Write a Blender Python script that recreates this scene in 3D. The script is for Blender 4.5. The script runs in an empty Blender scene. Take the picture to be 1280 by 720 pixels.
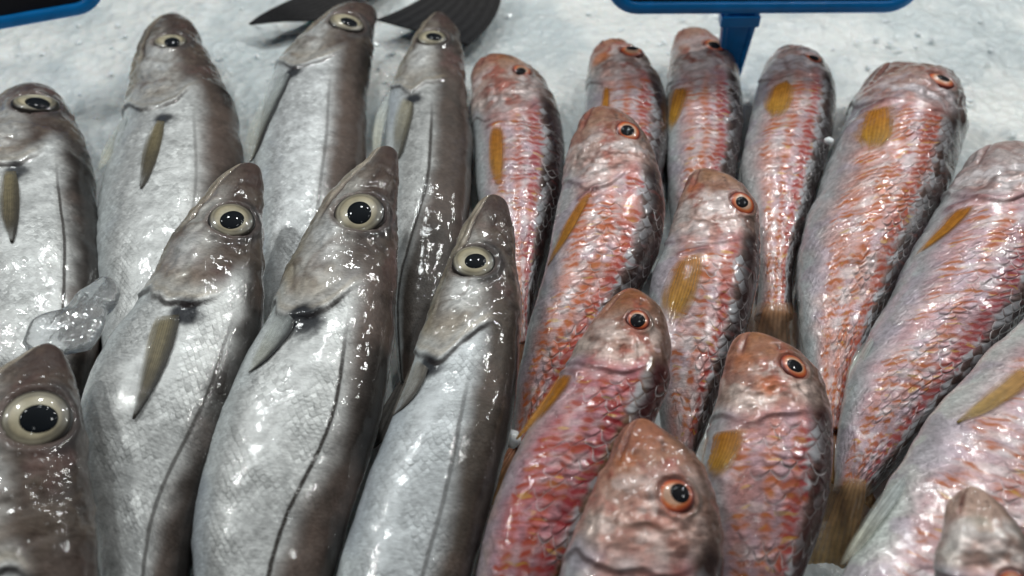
import bpy, math
import numpy as np
from mathutils import Vector

# ------------------------------------------------------------------ scene
scene = bpy.context.scene
COL = scene.collection
rng = np.random.RandomState(7)
H, PITCH, HFOV = 0.36, math.radians(46), math.radians(58)
F = 640 / math.tan(HFOV / 2)
CAM = np.array([0, 0, H])
FW = np.array([0, math.cos(PITCH), -math.sin(PITCH)])
UP = np.array([0, math.sin(PITCH), math.cos(PITCH)])
RT = np.array([1.0, 0, 0])


def ray(px):
    px = np.asarray(px, float)
    x = (px[..., 0] - 640) / F
    y = -(px[..., 1] - 360) / F
    return FW + x[..., None] * RT + y[..., None] * UP      # depth-normalised


def unproj(px, z):
    r = ray(px)
    t = (np.asarray(z, float) - H) / r[..., 2]
    return CAM + r * t[..., None]


def proj(P):
    q = P - CAM
    d = q @ FW
    return np.stack([640 + F * (q @ RT) / d, 360 - F * (q @ UP) / d], -1), d


# ------------------------------------------------------------------ noise
def _hash(ix, iy, iz, seed):
    h = (ix * 374761393 + iy * 668265263 + iz * 1274126177 + seed * 974711) & 0xffffffff
    h = ((h ^ (h >> 13)) * 1274126177) & 0xffffffff
    h = h ^ (h >> 16)
    return (h & 0xffff) / 65535.0


def vnoise(P, seed=0):
    i = np.floor(P).astype(np.int64)
    f = P - i
    f = f * f * (3 - 2 * f)
    out = 0
    for dx in (0, 1):
        for dy in (0, 1):
            for dz in (0, 1):
                w = (f[:, 0] if dx else 1 - f[:, 0]) * (f[:, 1] if dy else 1 - f[:, 1]) * (f[:, 2] if dz else 1 - f[:, 2])
                out = out + w * _hash(i[:, 0] + dx, i[:, 1] + dy, i[:, 2] + dz, seed)
    return out


def fbm(P, scale, seed=0, octv=4):
    P = P * scale
    a, s, n = 0.5, 0, 0
    for o in range(octv):
        s = s + a * vnoise(P * (2 ** o) + 17.3 * o + 100, seed + o)
        n += a
        a *= 0.5
    return s / n


def sstep(a, b, x):
    t = np.clip((x - a) / (b - a), 0, 1)
    return t * t * (3 - 2 * t)


def mix(a, b, t):
    t = np.asarray(t)[..., None]
    return np.asarray(a, float) * (1 - t) + np.asarray(b, float) * t


# ------------------------------------------------------------------ node helpers
def new_mat(name):
    m = bpy.data.materials.new(name)
    m.use_nodes = True
    nt = m.node_tree
    nt.nodes.clear()
    out = nt.nodes.new('ShaderNodeOutputMaterial')
    b = nt.nodes.new('ShaderNodeBsdfPrincipled')
    nt.links.new(b.outputs[0], out.inputs[0])
    return m, nt, b


def nd(nt, typ, **kw):
    n = nt.nodes.new(typ)
    for k, v in kw.items():
        if k in n.inputs:
            if hasattr(v, 'is_linked') or isinstance(v, bpy.types.NodeSocket):
                nt.links.new(v, n.inputs[k])
            else:
                n.inputs[k].default_value = v
        else:
            setattr(n, k, v)
    return n


def lk(nt, a, b):
    nt.links.new(a, b)


def mth(nt, op, a, b=None, c=None, clamp=False):
    n = nt.nodes.new('ShaderNodeMath')
    n.operation = op
    n.use_clamp = clamp
    for i, v in enumerate((a, b, c)):
        if v is None:
            continue
        if isinstance(v, bpy.types.NodeSocket):
            nt.links.new(v, n.inputs[i])
        else:
            n.inputs[i].default_value = v
    return n.outputs[0]


def mrange(nt, v, a, b, c, d, smooth=False):
    n = nt.nodes.new('ShaderNodeMapRange')
    if smooth:
        n.interpolation_type = 'SMOOTHSTEP'
    nt.links.new(v, n.inputs[0])
    for i, x in enumerate((a, b, c, d)):
        if isinstance(x, bpy.types.NodeSocket):
            nt.links.new(x, n.inputs[i + 1])
        else:
            n.inputs[i + 1].default_value = x
    return n.outputs[0]


def mixc(nt, fac, a, b, mode='MIX'):
    n = nt.nodes.new('ShaderNodeMix')
    n.data_type = 'RGBA'
    n.blend_type = mode
    for sock, v in ((n.inputs[0], fac), (n.inputs[6], a), (n.inputs[7], b)):
        if isinstance(v, bpy.types.NodeSocket):
            nt.links.new(v, sock)
        else:
            sock.default_value = v if not isinstance(v, tuple) else (*v, 1)[:4]
    return n.outputs[2]


def bump(nt, height, strength, dist, normal=None):
    n = nt.nodes.new('ShaderNodeBump')
    nt.links.new(height, n.inputs['Height'])
    if isinstance(strength, bpy.types.NodeSocket):
        nt.links.new(strength, n.inputs['Strength'])
    else:
        n.inputs['Strength'].default_value = strength
    n.inputs['Distance'].default_value = dist
    if normal is not None:
        nt.links.new(normal, n.inputs['Normal'])
    return n.outputs[0]


def offset_coords(nt, coord):
    oi = nd(nt, 'ShaderNodeObjectInfo')
    s = mth(nt, 'MULTIPLY', oi.outputs['Random'], 5.0)
    c = nt.nodes.new('ShaderNodeCombineXYZ')
    for i in range(3):
        nt.links.new(s, c.inputs[i])
    a = nt.nodes.new('ShaderNodeVectorMath')
    a.operation = 'ADD'
    nt.links.new(coord, a.inputs[0])
    nt.links.new(c.outputs[0], a.inputs[1])
    return a.outputs[0]


def fish_material(name, scale_size, tone_var, marks, coat_rough=0.035, film=0.0005, sbump=0.9):
    m, nt, b = new_mat(name)
    col = nd(nt, 'ShaderNodeAttribute', attribute_name='Col').outputs['Color']
    msk = nd(nt, 'ShaderNodeAttribute', attribute_name='Mask')
    sep = nd(nt, 'ShaderNodeSeparateColor')
    lk(nt, msk.outputs['Color'], sep.inputs[0])
    metal, scal, mrk = sep.outputs[0], sep.outputs[1], sep.outputs[2]
    uv = nd(nt, 'ShaderNodeUVMap', uv_map='Metric').outputs[0]
    uvo = offset_coords(nt, uv)
    obj = nd(nt, 'ShaderNodeTexCoord').outputs['Object']
    ob = offset_coords(nt, obj)
    # warp the scale lattice a little
    wn = nd(nt, 'ShaderNodeTexNoise', noise_dimensions='2D', Vector=uvo, Scale=75.0, Detail=2.0)
    wv = nt.nodes.new('ShaderNodeVectorMath')
    wv.operation = 'MULTIPLY_ADD'
    lk(nt, wn.outputs['Color'], wv.inputs[0])
    wv.inputs[1].default_value = (scale_size * (1.0 if marks else 1.6),) * 3
    lk(nt, uvo, wv.inputs[2])
    # overlapping scales: staggered rows, each with a rounded free edge toward the tail
    sp_ = nd(nt, 'ShaderNodeSeparateXYZ')
    lk(nt, wv.outputs[0], sp_.inputs[0])
    u_ = mth(nt, 'DIVIDE', sp_.outputs[0], scale_size * 0.82)
    v_ = mth(nt, 'DIVIDE', sp_.outputs[1], scale_size * 1.15)
    row = mth(nt, 'FLOOR', u_)
    fu = mth(nt, 'SUBTRACT', u_, row)
    stA = mth(nt, 'MULTIPLY', mth(nt, 'FLOORED_MODULO', mth(nt, 'SUBTRACT', row, 1.0), 2.0), 0.5)
    stB = mth(nt, 'MULTIPLY', mth(nt, 'FLOORED_MODULO', row, 2.0), 0.5)
    vA, vB = mth(nt, 'ADD', v_, stA), mth(nt, 'ADD', v_, stB)

    def lobe(v):
        f = mth(nt, 'SUBTRACT', mth(nt, 'FRACT', v), 0.5)
        return mth(nt, 'MULTIPLY', mth(nt, 'SUBTRACT', 1.0, mth(nt, 'MULTIPLY', mth(nt, 'MULTIPLY', f, f), 4.0)), 0.85)
    lA, lB = lobe(vA), lobe(vB)
    inA = mth(nt, 'LESS_THAN', fu, lA)
    dA = mth(nt, 'SUBTRACT', lA, fu)
    dB = mth(nt, 'SUBTRACT', mth(nt, 'ADD', lB, 1.0), fu)

    def pick(x, y):
        return mth(nt, 'ADD', mth(nt, 'MULTIPLY', x, inA), mth(nt, 'MULTIPLY', y, mth(nt, 'SUBTRACT', 1.0, inA)))
    dist = pick(dA, dB)                       # 0 at the free edge, growing toward the root
    cid = nt.nodes.new('ShaderNodeCombineXYZ')
    lk(nt, mth(nt, 'SUBTRACT', row, inA), cid.inputs[0])
    lk(nt, mth(nt, 'FLOOR', pick(vA, vB)), cid.inputs[1])
    wnz = nd(nt, 'ShaderNodeTexWhiteNoise', noise_dimensions='2D', Vector=cid.outputs[0])
    csep = nd(nt, 'ShaderNodeSeparateColor')
    lk(nt, wnz.outputs['Color'], csep.inputs[0])
    rise = mrange(nt, dist, 0.0, 0.6, 0.0, 1.0, True)
    hgt = mth(nt, 'MULTIPLY', rise, mrange(nt, dist, 0.0, 1.6, 1.0, 0.0))
    hgt = mth(nt, 'MULTIPLY', hgt, mrange(nt, csep.outputs[2], 0, 1, 0.55, 1.2))
    tone = mrange(nt, csep.outputs[0], 0, 1, 1 - tone_var, 1 + tone_var)
    edge = mrange(nt, dist, 0.0, 0.30, 0.9 if marks else 0.78, 1.0, True)
    te = mth(nt, 'MULTIPLY', tone, edge)
    np_ = nd(nt, 'ShaderNodeTexNoise', noise_dimensions='2D', Vector=uvo, Scale=55.0, Detail=3.0)
    scal = mth(nt, 'MULTIPLY', scal, mrange(nt, np_.outputs[0], 0.36, 0.62, 0.12, 1.0, True))
    te = mixc(nt, scal, (1, 1, 1), te)
    # fine mottling
    n1 = nd(nt, 'ShaderNodeTexNoise', Vector=ob, Scale=320.0, Detail=5.0, Roughness=0.65)
    mot = mrange(nt, n1.outputs[0], 0.3, 0.7, 0.84 if not marks else 0.74, 1.14 if not marks else 1.24)
    base = mixc(nt, 1.0, col, te, 'MULTIPLY')
    base = mixc(nt, 1.0, base, mot, 'MULTIPLY')
    gm = nd(nt, 'ShaderNodeMapping')
    lk(nt, uvo, gm.inputs['Vector'])
    gm.inputs['Scale'].default_value = (1150, 380, 1)
    gr = nd(nt, 'ShaderNodeTexNoise', noise_dimensions='2D', Vector=gm.outputs[0], Scale=1.0, Detail=4.0, Roughness=0.7)
    grain = gr.outputs[0]
    base = mixc(nt, 1.0, base, mrange(nt, grain, 0.3, 0.7, 0.80 if not marks else 0.85, 1.18 if not marks else 1.13), 'MULTIPLY')
    if marks:
        # red and orange scale-row marks drawn out round the girth
        ma = nd(nt, 'ShaderNodeMapping')
        lk(nt, wv.outputs[0], ma.inputs['Vector'])
        ma.inputs['Rotation'].default_value = (0, 0, math.radians(-14))
        ma.inputs['Scale'].default_value = (150, 48, 1)
        na = nd(nt, 'ShaderNodeTexNoise', noise_dimensions='2D', Vector=ma.outputs[0], Scale=1.0, Detail=4.0, Roughness=0.55, Distortion=0.4)
        # faint wavy rows across the flank, and broken soft patches of pigment
        tri = mth(nt, 'ABSOLUTE', mth(nt, 'SUBTRACT', mth(nt, 'FRACT', mth(nt, 'ADD', v_, 0.25)), 0.5))
        nw = nd(nt, 'ShaderNodeTexNoise', noise_dimensions='2D', Vector=uvo, Scale=70.0, Detail=1.0)
        rowc = mth(nt, 'ADD', u_, mth(nt, 'ADD', mth(nt, 'MULTIPLY', tri, 0.5), mth(nt, 'MULTIPLY', nw.outputs[0], 1.2)))
        cs = mth(nt, 'COSINE', mth(nt, 'MULTIPLY', rowc, 2 * math.pi))
        inner = mrange(nt, cs, -0.7, 0.95, 1.0, 0.28, True)
        hgt = mth(nt, 'ADD', hgt, mth(nt, 'MULTIPLY', cs, 0.16))
        a = mth(nt, 'ADD', na.outputs[0], mth(nt, 'ADD', mth(nt, 'MULTIPLY', mth(nt, 'SUBTRACT', csep.outputs[1], 0.5), 0.09), mth(nt, 'MULTIPLY', cs, -0.05)))
        thr = mrange(nt, mrk, 0, 1, 0.68, 0.38)
        f = mrange(nt, mth(nt, 'SUBTRACT', a, thr), -0.12, 0.16, 0, 1, True)
        f = mth(nt, 'MULTIPLY', f, mth(nt, 'MULTIPLY', inner, mrange(nt, mrk, 0.02, 0.2, 0, 0.95)), clamp=True)
        pearl = mth(nt, 'MULTIPLY', mth(nt, 'MULTIPLY', mrange(nt, dist, 0.04, 0.34, 1.0, 0.0, True), scal), mrange(nt, csep.outputs[2], 0.35, 0.75, 0.0, 0.55))
        zipa = nd(nt, 'ShaderNodeAttribute', attribute_name='Zip').outputs['Fac']
        zp = mth(nt, 'MULTIPLY', mth(nt, 'MULTIPLY', zipa, mrange(nt, csep.outputs[0], 0.35, 0.6, 0.0, 0.8)), mrange(nt, dist, 0.1, 0.5, 0.2, 1.0, True))
        base = mixc(nt, zp, base, (0.46, 0.47, 0.50))  # whitish glints on the back scales, painted into the colour
        base0 = base
        mcol = nd(nt, 'ShaderNodeAttribute', attribute_name='Mark').outputs['Color']
        nb = nd(nt, 'ShaderNodeTexNoise', noise_dimensions='2D', Vector=uvo, Scale=130.0, Detail=2.0)
        mcol = mixc(nt, mrange(nt, nb.outputs[0], 0.52, 0.70, 0, 0.55), mcol, (0.42, 0.17, 0.035))
        base = mixc(nt, f, base, mcol)
        base = mixc(nt, pearl, base, (0.70, 0.66, 0.67))
        # yellow flecks
        nc = nd(nt, 'ShaderNodeTexNoise', noise_dimensions='2D', Vector=ma.outputs[0], Scale=1.9, Detail=1.0)
        base = mixc(nt, mth(nt, 'MULTIPLY', mrange(nt, nc.outputs[0], 0.70, 0.76, 0, 0.4), mrange(nt, mrk, 0.1, 0.3, 0, 1)), base, (0.6, 0.4, 0.05))
        metal = mth(nt, 'MULTIPLY', metal, mth(nt, 'SUBTRACT', 1.0, mth(nt, 'MULTIPLY', f, 0.8)))
    ln = nd(nt, 'ShaderNodeSeparateColor')
    lk(nt, nd(nt, 'ShaderNodeAttribute', attribute_name='Lines').outputs['Color'], ln.inputs[0])
    wob = mth(nt, 'MULTIPLY', mth(nt, 'SUBTRACT', n1.outputs[0], 0.5), 0.0010)
    def stroke(sock, off, width):
        d = mth(nt, 'ADD', mth(nt, 'MULTIPLY', mth(nt, 'SUBTRACT', sock, 0.5), 0.04), wob)
        d = mth(nt, 'ABSOLUTE', mth(nt, 'SUBTRACT', d, off))
        return mrange(nt, d, width * 0.35, width, 1.0, 0.0, True)
    if not marks:
        l1 = mth(nt, 'MULTIPLY', stroke(ln.outputs[0], 0.0, 0.0013), nd(nt, 'ShaderNodeAttribute', attribute_name='Extra').outputs['Fac'])
        l1 = mth(nt, 'MULTIPLY', l1, mrange(nt, grain, 0.3, 0.5, 0.6, 1.0))
        base = mixc(nt, l1, base, (0.035, 0.028, 0.024))
        metal = mth(nt, 'MULTIPLY', metal, mth(nt, 'SUBTRACT', 1.0, l1))
    n2m = nd(nt, 'ShaderNodeTexNoise', Vector=ob, Scale=60.0, Detail=2.0)
    l2 = mth(nt, 'MULTIPLY', stroke(ln.outputs[1], 0.0010, 0.0016), ln.outputs[2])
    l2 = mth(nt, 'MULTIPLY', l2, mrange(nt, n2m.outputs[0], 0.35, 0.6, 0.1, 1.0, True))
    base = mixc(nt, mth(nt, 'MULTIPLY', l2, 0.55 if not marks else 0.35), base, (0.04, 0.026, 0.022) if not marks else (0.085, 0.03, 0.026))
    lk(nt, base, b.inputs['Base Color'])
    lk(nt, metal, b.inputs['Metallic'])
    rn = mrange(nt, grain, 0.3, 0.7, 0.28, 0.58)
    lk(nt, rn, b.inputs['Roughness'])
    b.inputs['Specular IOR Level'].default_value = 0.22
    bs = bump(nt, hgt, mth(nt, 'MULTIPLY', scal, sbump), scale_size * 0.12)
    bn = bump(nt, n1.outputs[0], 1.0, 0.00010, bs)
    bn = bump(nt, grain, 1.0, 0.00012, bn)
    lk(nt, bn, b.inputs['Normal'])
    # the wet film on top
    n2 = nd(nt, 'ShaderNodeTexNoise', Vector=ob, Scale=460.0, Detail=3.0, Roughness=0.6)
    bc = bump(nt, n2.outputs[0], 1.0, film * 0.26)
    bc = bump(nt, hgt, mth(nt, 'MULTIPLY', scal, sbump), scale_size * (0.07 if marks else 0.035), bc)
    b.inputs['Coat Weight'].default_value = 1.0
    b.inputs['Coat Roughness'].default_value = coat_rough
    b.inputs['Coat IOR'].default_value = 1.34
    lk(nt, bc, b.inputs['Coat Normal'])
    b.inputs['Subsurface Weight'].default_value = 0.0
    return m


def attr_material(name, rough=0.25, coat=1.0, alpha=1.0, bump_scale=0, bump_d=0.0003, attr='Col', spec=0.5):
    m, nt, b = new_mat(name)
    col = nd(nt, 'ShaderNodeAttribute', attribute_name=attr).outputs['Color']
    ob = nd(nt, 'ShaderNodeTexCoord').outputs['Object']
    n1 = nd(nt, 'ShaderNodeTexNoise', Vector=offset_coords(nt, ob), Scale=bump_scale or 300.0, Detail=4.0)
    base = mixc(nt, 1.0, col, mrange(nt, n1.outputs[0], 0.3, 0.7, 0.8, 1.2), 'MULTIPLY')
    lk(nt, base, b.inputs['Base Color'])
    b.inputs['Roughness'].default_value = rough
    b.inputs['Specular IOR Level'].default_value = spec
    b.inputs['Coat Weight'].default_value = coat
    b.inputs['Coat Roughness'].default_value = 0.03
    if alpha < 1:
        al = nd(nt, 'ShaderNodeAttribute', attribute_name='Film').outputs['Fac']
        lk(nt, mth(nt, 'MULTIPLY', al, alpha), b.inputs['Alpha'])
    if bump_scale:
        bb = bump(nt, n1.outputs[0], 0.6, bump_d)
        lk(nt, bb, b.inputs['Normal'])
        lk(nt, bb, b.inputs['Coat Normal'])
    return m


MAT = {}
MAT['whiting'] = fish_material('silver_skin', 0.0024, 0.20, False, film=0.0004, sbump=0.4)
MAT['mullet'] = fish_material('red_skin', 0.0054, 0.14, True, film=0.0005, sbump=1.0)
MAT['eye'] = attr_material('fish_eye', 0.35, 0.5, 1.0, 190, 0.00007)
MAT['pupil'] = attr_material('fish_pupil', 0.6, 0.28, 1.0, 150, 0.00004, spec=0.08)
MAT['fin'] = attr_material('fin_membrane', 0.45, 0.3, 0.84, 420, 0.00015, spec=0.3)
MAT['dark_fin'] = attr_material('dark_fin', 0.6, 0.0, 1.0, 300, 0.0001, spec=0.15)
MAT['fin_thin'] = attr_material('fin_membrane_thin', 0.35, 0.9, 0.8, 420, 0.00015)


# ------------------------------------------------------------------ mesh helpers
def link_mesh(name, V, faces, mat, parent=None, origin=(0, 0, 0), smooth=True, cols=None, uv=None):
    me = bpy.data.meshes.new(name)
    V = np.asarray(V, float) - np.asarray(origin, float)
    faces = [tuple(int(i) for i in f) for f in faces] if not isinstance(faces, np.ndarray) else faces
    if isinstance(faces, np.ndarray):
        n = len(faces)
        k = faces.shape[1]
        me.vertices.add(len(V))
        me.vertices.foreach_set('co', V.astype(np.float32).ravel())
        me.loops.add(n * k)
        me.loops.foreach_set('vertex_index', faces.astype(np.int32).ravel())
        me.polygons.add(n)
        me.polygons.foreach_set('loop_start', np.arange(0, n * k, k, dtype=np.int32))
        me.update(calc_edges=True)
    else:
        me.from_pydata([tuple(v) for v in V], [], faces)
    if smooth:
        me.polygons.foreach_set('use_smooth', np.ones(len(me.polygons), bool))
    for cn, c in (cols or {}).items():
        at = me.attributes.new(cn, 'FLOAT_COLOR', 'POINT')
        cc = np.ones((len(V), 4), np.float32)
        cc[:, :3] = np.clip(c, 0, 1)
        at.data.foreach_set('color', cc.ravel())
    if uv is not None:
        ul = me.uv_layers.new(name='Metric')
        li = np.zeros(len(me.loops), np.int32)
        me.loops.foreach_get('vertex_index', li)
        ul.data.foreach_set('uv', uv[li].astype(np.float32).ravel())
    me.materials.append(mat)
    me.validate()
    o = bpy.data.objects.new(name, me)
    COL.objects.link(o)
    o.parent = parent
    return o


def empty(name, loc, label, cat, group=None):
    o = bpy.data.objects.new(name, None)
    o.empty_display_size = 0.01
    COL.objects.link(o)
    o.location = tuple(loc)
    o['label'] = label
    o['category'] = cat
    if group:
        o['group'] = group
    return o


def grid_faces(n, m, wrap=False):
    i, j = np.meshgrid(np.arange(n - 1), np.arange(m if wrap else m - 1), indexing='ij')
    j2 = (j + 1) % m
    return np.stack([i * m + j, i * m + j2, (i + 1) * m + j2, (i + 1) * m + j], -1).reshape(-1, 4)


def hermite(k, P, q):
    """non-uniform Catmull-Rom through P at knots k, sampled at q"""
    d = np.diff(P, axis=0) / np.diff(k)[:, None]
    T = np.empty_like(P)
    h = np.diff(k)
    T[1:-1] = (d[:-1] * h[1:, None] + d[1:] * h[:-1, None]) / (h[:-1] + h[1:])[:, None]
    T[0], T[-1] = d[0], d[-1]
    i = np.clip(np.searchsorted(k, q, side='right') - 1, 0, len(k) - 2)
    h = (k[i + 1] - k[i])
    t = (q - k[i]) / h
    t, hh = t[:, None], h[:, None]
    return ((2 * t**3 - 3 * t**2 + 1) * P[i] + (t**3 - 2 * t**2 + t) * hh * T[i]
            + (-2 * t**3 + 3 * t**2) * P[i + 1] + (t**3 - t**2) * hh * T[i + 1])


# ------------------------------------------------------------------ fish bodies
class Fish:
    pass


def surface(tip, L, R, z0, z1, thick, q, phi, zpow=1.0):
    Lp, Rp = np.array(L, float), np.array(R, float)
    tip = np.array(tip, float)
    cen = np.vstack([tip, (Lp + Rp) / 2])
    segL = np.linalg.norm(np.diff(np.vstack([tip, Lp]), axis=0), axis=1)
    segR = np.linalg.norm(np.diff(np.vstack([tip, Rp]), axis=0), axis=1)
    kk = np.cumsum((segL + segR) / 2)
    K = np.concatenate([-kk[::-1], [0], kk])
    P = np.vstack([Lp[::-1], tip, Rp])
    k = q * kk[-1]
    l, r = hermite(K, P, -k), hermite(K, P, k)
    z = z0 + (z1 - z0) * (q ** zpow)
    Lw, Rw = unproj(l, z), unproj(r, z)
    C = (Lw + Rw) / 2
    D = Rw - Lw
    a = np.linalg.norm(D, axis=1) / 2
    d = D / (2 * a[:, None] + 1e-9)
    t = np.gradient(C, axis=0)
    t /= np.linalg.norm(t, axis=1)[:, None] + 1e-12
    # smooth the tangents near the tip
    up = np.cross(t, d)
    up /= np.linalg.norm(up, axis=1)[:, None] + 1e-12
    w = sstep(0.0, 0.12, q)
    up = up * w[:, None] + np.array([0, 0, 1.0]) * (1 - w[:, None])
    up[up[:, 2] < 0] *= -1
    up /= np.linalg.norm(up, axis=1)[:, None]
    bth = a * thick(q)
    c, s = np.cos(phi), np.sin(phi)
    V = (C[:, None] + (a[:, None] * c[None])[..., None] * d[:, None]
         + (bth[:, None] * s[None])[..., None] * up[:, None])
    return V, C, a, d, t, kk[-1]


def normals_of(V):
    du = np.gradient(V, axis=0)
    dv = (np.roll(V, -1, 1) - np.roll(V, 1, 1))
    n = np.cross(dv, du)
    n /= np.linalg.norm(n, axis=2)[..., None] + 1e-12
    # outward
    c = V.mean(1, keepdims=True)
    s = np.sign(((V - c) * n).sum(2).mean())
    return n * s


def fit_outline(f, thick, zpow):
    """nudge the control points until the seen outline of the round body falls on the traced one"""
    tip, L, R = np.array(f.tip, float), np.array(f.L, float), np.array(f.R, float)
    T0, L0, R0 = tip.copy(), L.copy(), R.copy()
    phi = np.linspace(0, 2 * np.pi, 49)[:-1]
    q = np.linspace(0.002, 1, 90) ** 1.4
    n = len(L)
    full0 = np.vstack([L0[::-1], T0, R0])
    tan = np.gradient(full0, axis=0)
    tan /= np.linalg.norm(tan, axis=1)[:, None]
    nor = np.stack([tan[:, 1], -tan[:, 0]], 1)      # outward: left side of walking tail->tip->tail
    cur = full0.copy()
    for it in range(5):
        V = surface(cur[n], cur[:n][::-1], cur[n + 1:], f.z0, f.z1, thick, q, phi, zpow)[0]
        p, _ = proj(V.reshape(-1, 3))
        for i in range(1, 2 * n):
            dlt = p - full0[i]
            near = np.abs(dlt @ tan[i]) < 6
            if near.sum() < 3:
                continue
            o = dlt[near] @ nor[i]
            o = o[np.abs(o) < 60]
            if len(o) == 0:
                continue
            e = o.max()
            cur[i] -= 0.7 * np.clip(e, -10, 10) * nor[i]
    f.tip, f.L, f.R = cur[n], cur[:n][::-1], cur[n + 1:]


def make_fish(sp, name, label, cat, group, tip, st, z0, z1, seed, th=0.6, head_th=None, eye=None, gill=None,
              lateral=None, spot=None, tint=None, N=280, M=140, zpow=1.0, hl=None, tail=True, tail_len=0.05, fit=True, flap=None):
    f = Fish()
    f.tip = np.array(tip, float)
    f.L = np.array([s[:2] for s in st], float)
    f.R = np.array([s[2:] for s in st], float)
    f.z0, f.z1, f.sp, f.seed = z0, z1, sp, seed
    head_th = head_th or th
    thick = lambda q: head_th + (th - head_th) * sstep(0.1, 0.4, q)
    if fit:
        fit_outline(f, thick, zpow)
    q = np.linspace(0.0012 ** (1 / 1.35), 1, N) ** 1.35
    mu = int(M * 0.7)
    phi = np.concatenate([np.linspace(-0.25, np.pi + 0.25, mu, endpoint=False),
                          np.linspace(np.pi + 0.25, 2 * np.pi - 0.25, M - mu, endpoint=False)])
    V, C, a, d, t, klen = surface(f.tip, f.L, f.R, z0, z1, thick, q, phi, zpow)
    nrm = normals_of(V)
    s = np.concatenate([[0], np.cumsum(np.linalg.norm(np.diff(C, axis=0), axis=1))])
    rmean = a.max() * 0.8
    S = np.repeat(s[:, None], M, 1)
    W = np.repeat(np.cos(phi)[None], N, 0)
    PHI = np.repeat(phi[None], N, 0)
    upper = (np.sin(phi) > -0.3)
    px, dep = proj(V.reshape(-1, 3))
    px = px.reshape(N, M, 2)
    view = CAM - V
    facing = (view * nrm).sum(2) > 0

    def at(p):
        dd = ((px - np.asarray(p, float)) ** 2).sum(2) + np.where(facing, 0, 1e6)
        return np.unravel_index(np.argmin(dd), dd.shape)
    f.at = at
    # ---- gill line: arc position of the gill edge as a function of phi
    if gill is not None:
        gi = [at(p) for p in gill]
        gph = np.array([phi[j] for i, j in gi])
        gs = np.array([s[i] for i, j in gi])
        o = np.argsort(gph)
        gph, gs = gph[o], gs[o]
        fine_p = np.linspace(-0.6, np.pi + 0.6, 400)
        gg = np.interp(fine_p, gph, gs)
        ker = np.hanning(61)
        gg = np.convolve(np.pad(gg, 30, mode='edge'), ker / ker.sum(), 'valid')
        G = np.interp(PHI, fine_p, gg)
        HL = float(np.max(gs))
        G = G + HL * 0.10 * (fbm(np.stack([PHI.ravel() * 3.0, 0 * S.ravel(), 0 * S.ravel() + seed], 1), 1.0, seed + 77, 3).reshape(N, M) - 0.5)
    else:
        HL = (hl or 0.26) * s[-1]
        G = HL * (0.9 + 0.1 * np.cos((PHI - 1.7) * 1.4))
    dg = S - G                                   # <0 on the head
    x = S / HL
    flat = V.reshape(-1, 3)
    nz = lambda sc, k, o=4: fbm(flat, sc, seed * 13 + k, o).reshape(N, M)
    low, midn, hi = nz(35, 1), nz(110, 2), nz(330, 3)
    streak = fbm(np.stack([S.ravel() * 260, PHI.ravel() * 2.2, 0 * S.ravel() + seed], 1), 1.0, seed + 5, 3).reshape(N, M)
    # ---- displacement
    disp = np.zeros((N, M))
    env = sstep(0, 0.25, x)
    scale_h = a.max() / 0.04
    disp += 0.0016 * scale_h * np.exp(np.clip(dg, -1, 0) / 0.014) * (dg < 0) * env * sstep(-0.012 * scale_h, 0, dg - 0.0) if False else 0
    lip = np.where(dg < 0, np.exp(dg / 0.012), np.exp(-dg / 0.0009))
    disp += (0.0022 if sp == 'whiting' else 0.0013) * scale_h * lip * (np.sin(PHI) > -0.2) * (1 - 0.85 * sstep(0.15, 0.6, W))
    dp = dg + 0.26 * HL * (0.8 + 0.25 * np.cos(PHI - 2.0))
    pre = np.where(dp < 0, np.exp(dp / 0.008), np.exp(-dp / 0.0012)) * sstep(-0.97, -0.6, W) * (1 - sstep(0.2, 0.5, W))
    disp += 0.0007 * scale_h * pre
    headm = 1 - sstep(-0.15, 0.02, dg / HL)
    disp += headm * env * (midn - 0.5) * 0.0035 * scale_h
    disp += headm * env * (hi - 0.5) * 0.0012 * scale_h
    if sp != 'whiting':
        disp += headm * sstep(0.45, 0.6, x) * (nz(210, 8, 2) - 0.5) * 0.0022 * scale_h
    disp -= 0.0007 * scale_h * headm * env * sstep(0.86, 1.0, 1 - np.abs(2 * nz(45, 25, 2) - 1)) * (np.abs(W) < 0.8)
    disp += (1 - headm) * (low - 0.5) * 0.0045 * scale_h
    disp += (1 - headm) * (midn - 0.5) * 0.0009 * scale_h
    # mouth: a groove along the belly side of the snout
    wm = -0.45 - 0.35 * x if sp == 'whiting' else -0.60 - 0.5 * x
    mouth = np.exp(-((W - wm) / 0.06) ** 2) * (1 - sstep(*((0.42, 0.58) if sp == 'whiting' else (0.22, 0.36)), x)) * sstep(0.0, 0.05, x) * (np.sin(PHI) > 0)
    disp -= 0.0016 * scale_h * mouth
    nost = np.exp(-(((x - 0.2) / 0.022) ** 2 + ((W - 0.25) / 0.06) ** 2)) * (np.sin(PHI) > 0)
    nost = nost + np.exp(-(((x - 0.245) / 0.016) ** 2 + ((W - 0.22) / 0.045) ** 2)) * (np.sin(PHI) > 0)
    jaw = np.exp(-((W - wm + 0.22) / 0.05) ** 2) * (1 - sstep(*((0.5, 0.7) if sp == 'whiting' else (0.2, 0.3)), x)) * sstep(0.05, 0.1, x) * (np.sin(PHI) > 0)
    disp -= 0.0008 * scale_h * (nost + jaw)
    FL = np.zeros((N, M))
    if flap is not None:
        fa, fb = V[at(flap[0])], V[at(flap[1])]
        ab = fb - fa
        tt_ = np.clip(((V - fa) @ ab) / (ab @ ab), 0, 1)
        dd_ = np.linalg.norm(V - fa - tt_[..., None] * ab, axis=2)
        FL = np.exp(-(dd_ / (0.0030 * scale_h)) ** 2) * (nrm[..., 2] > -0.2)
        disp += 0.0016 * scale_h * FL
    # ---- eye socket
    f.eye = None
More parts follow.
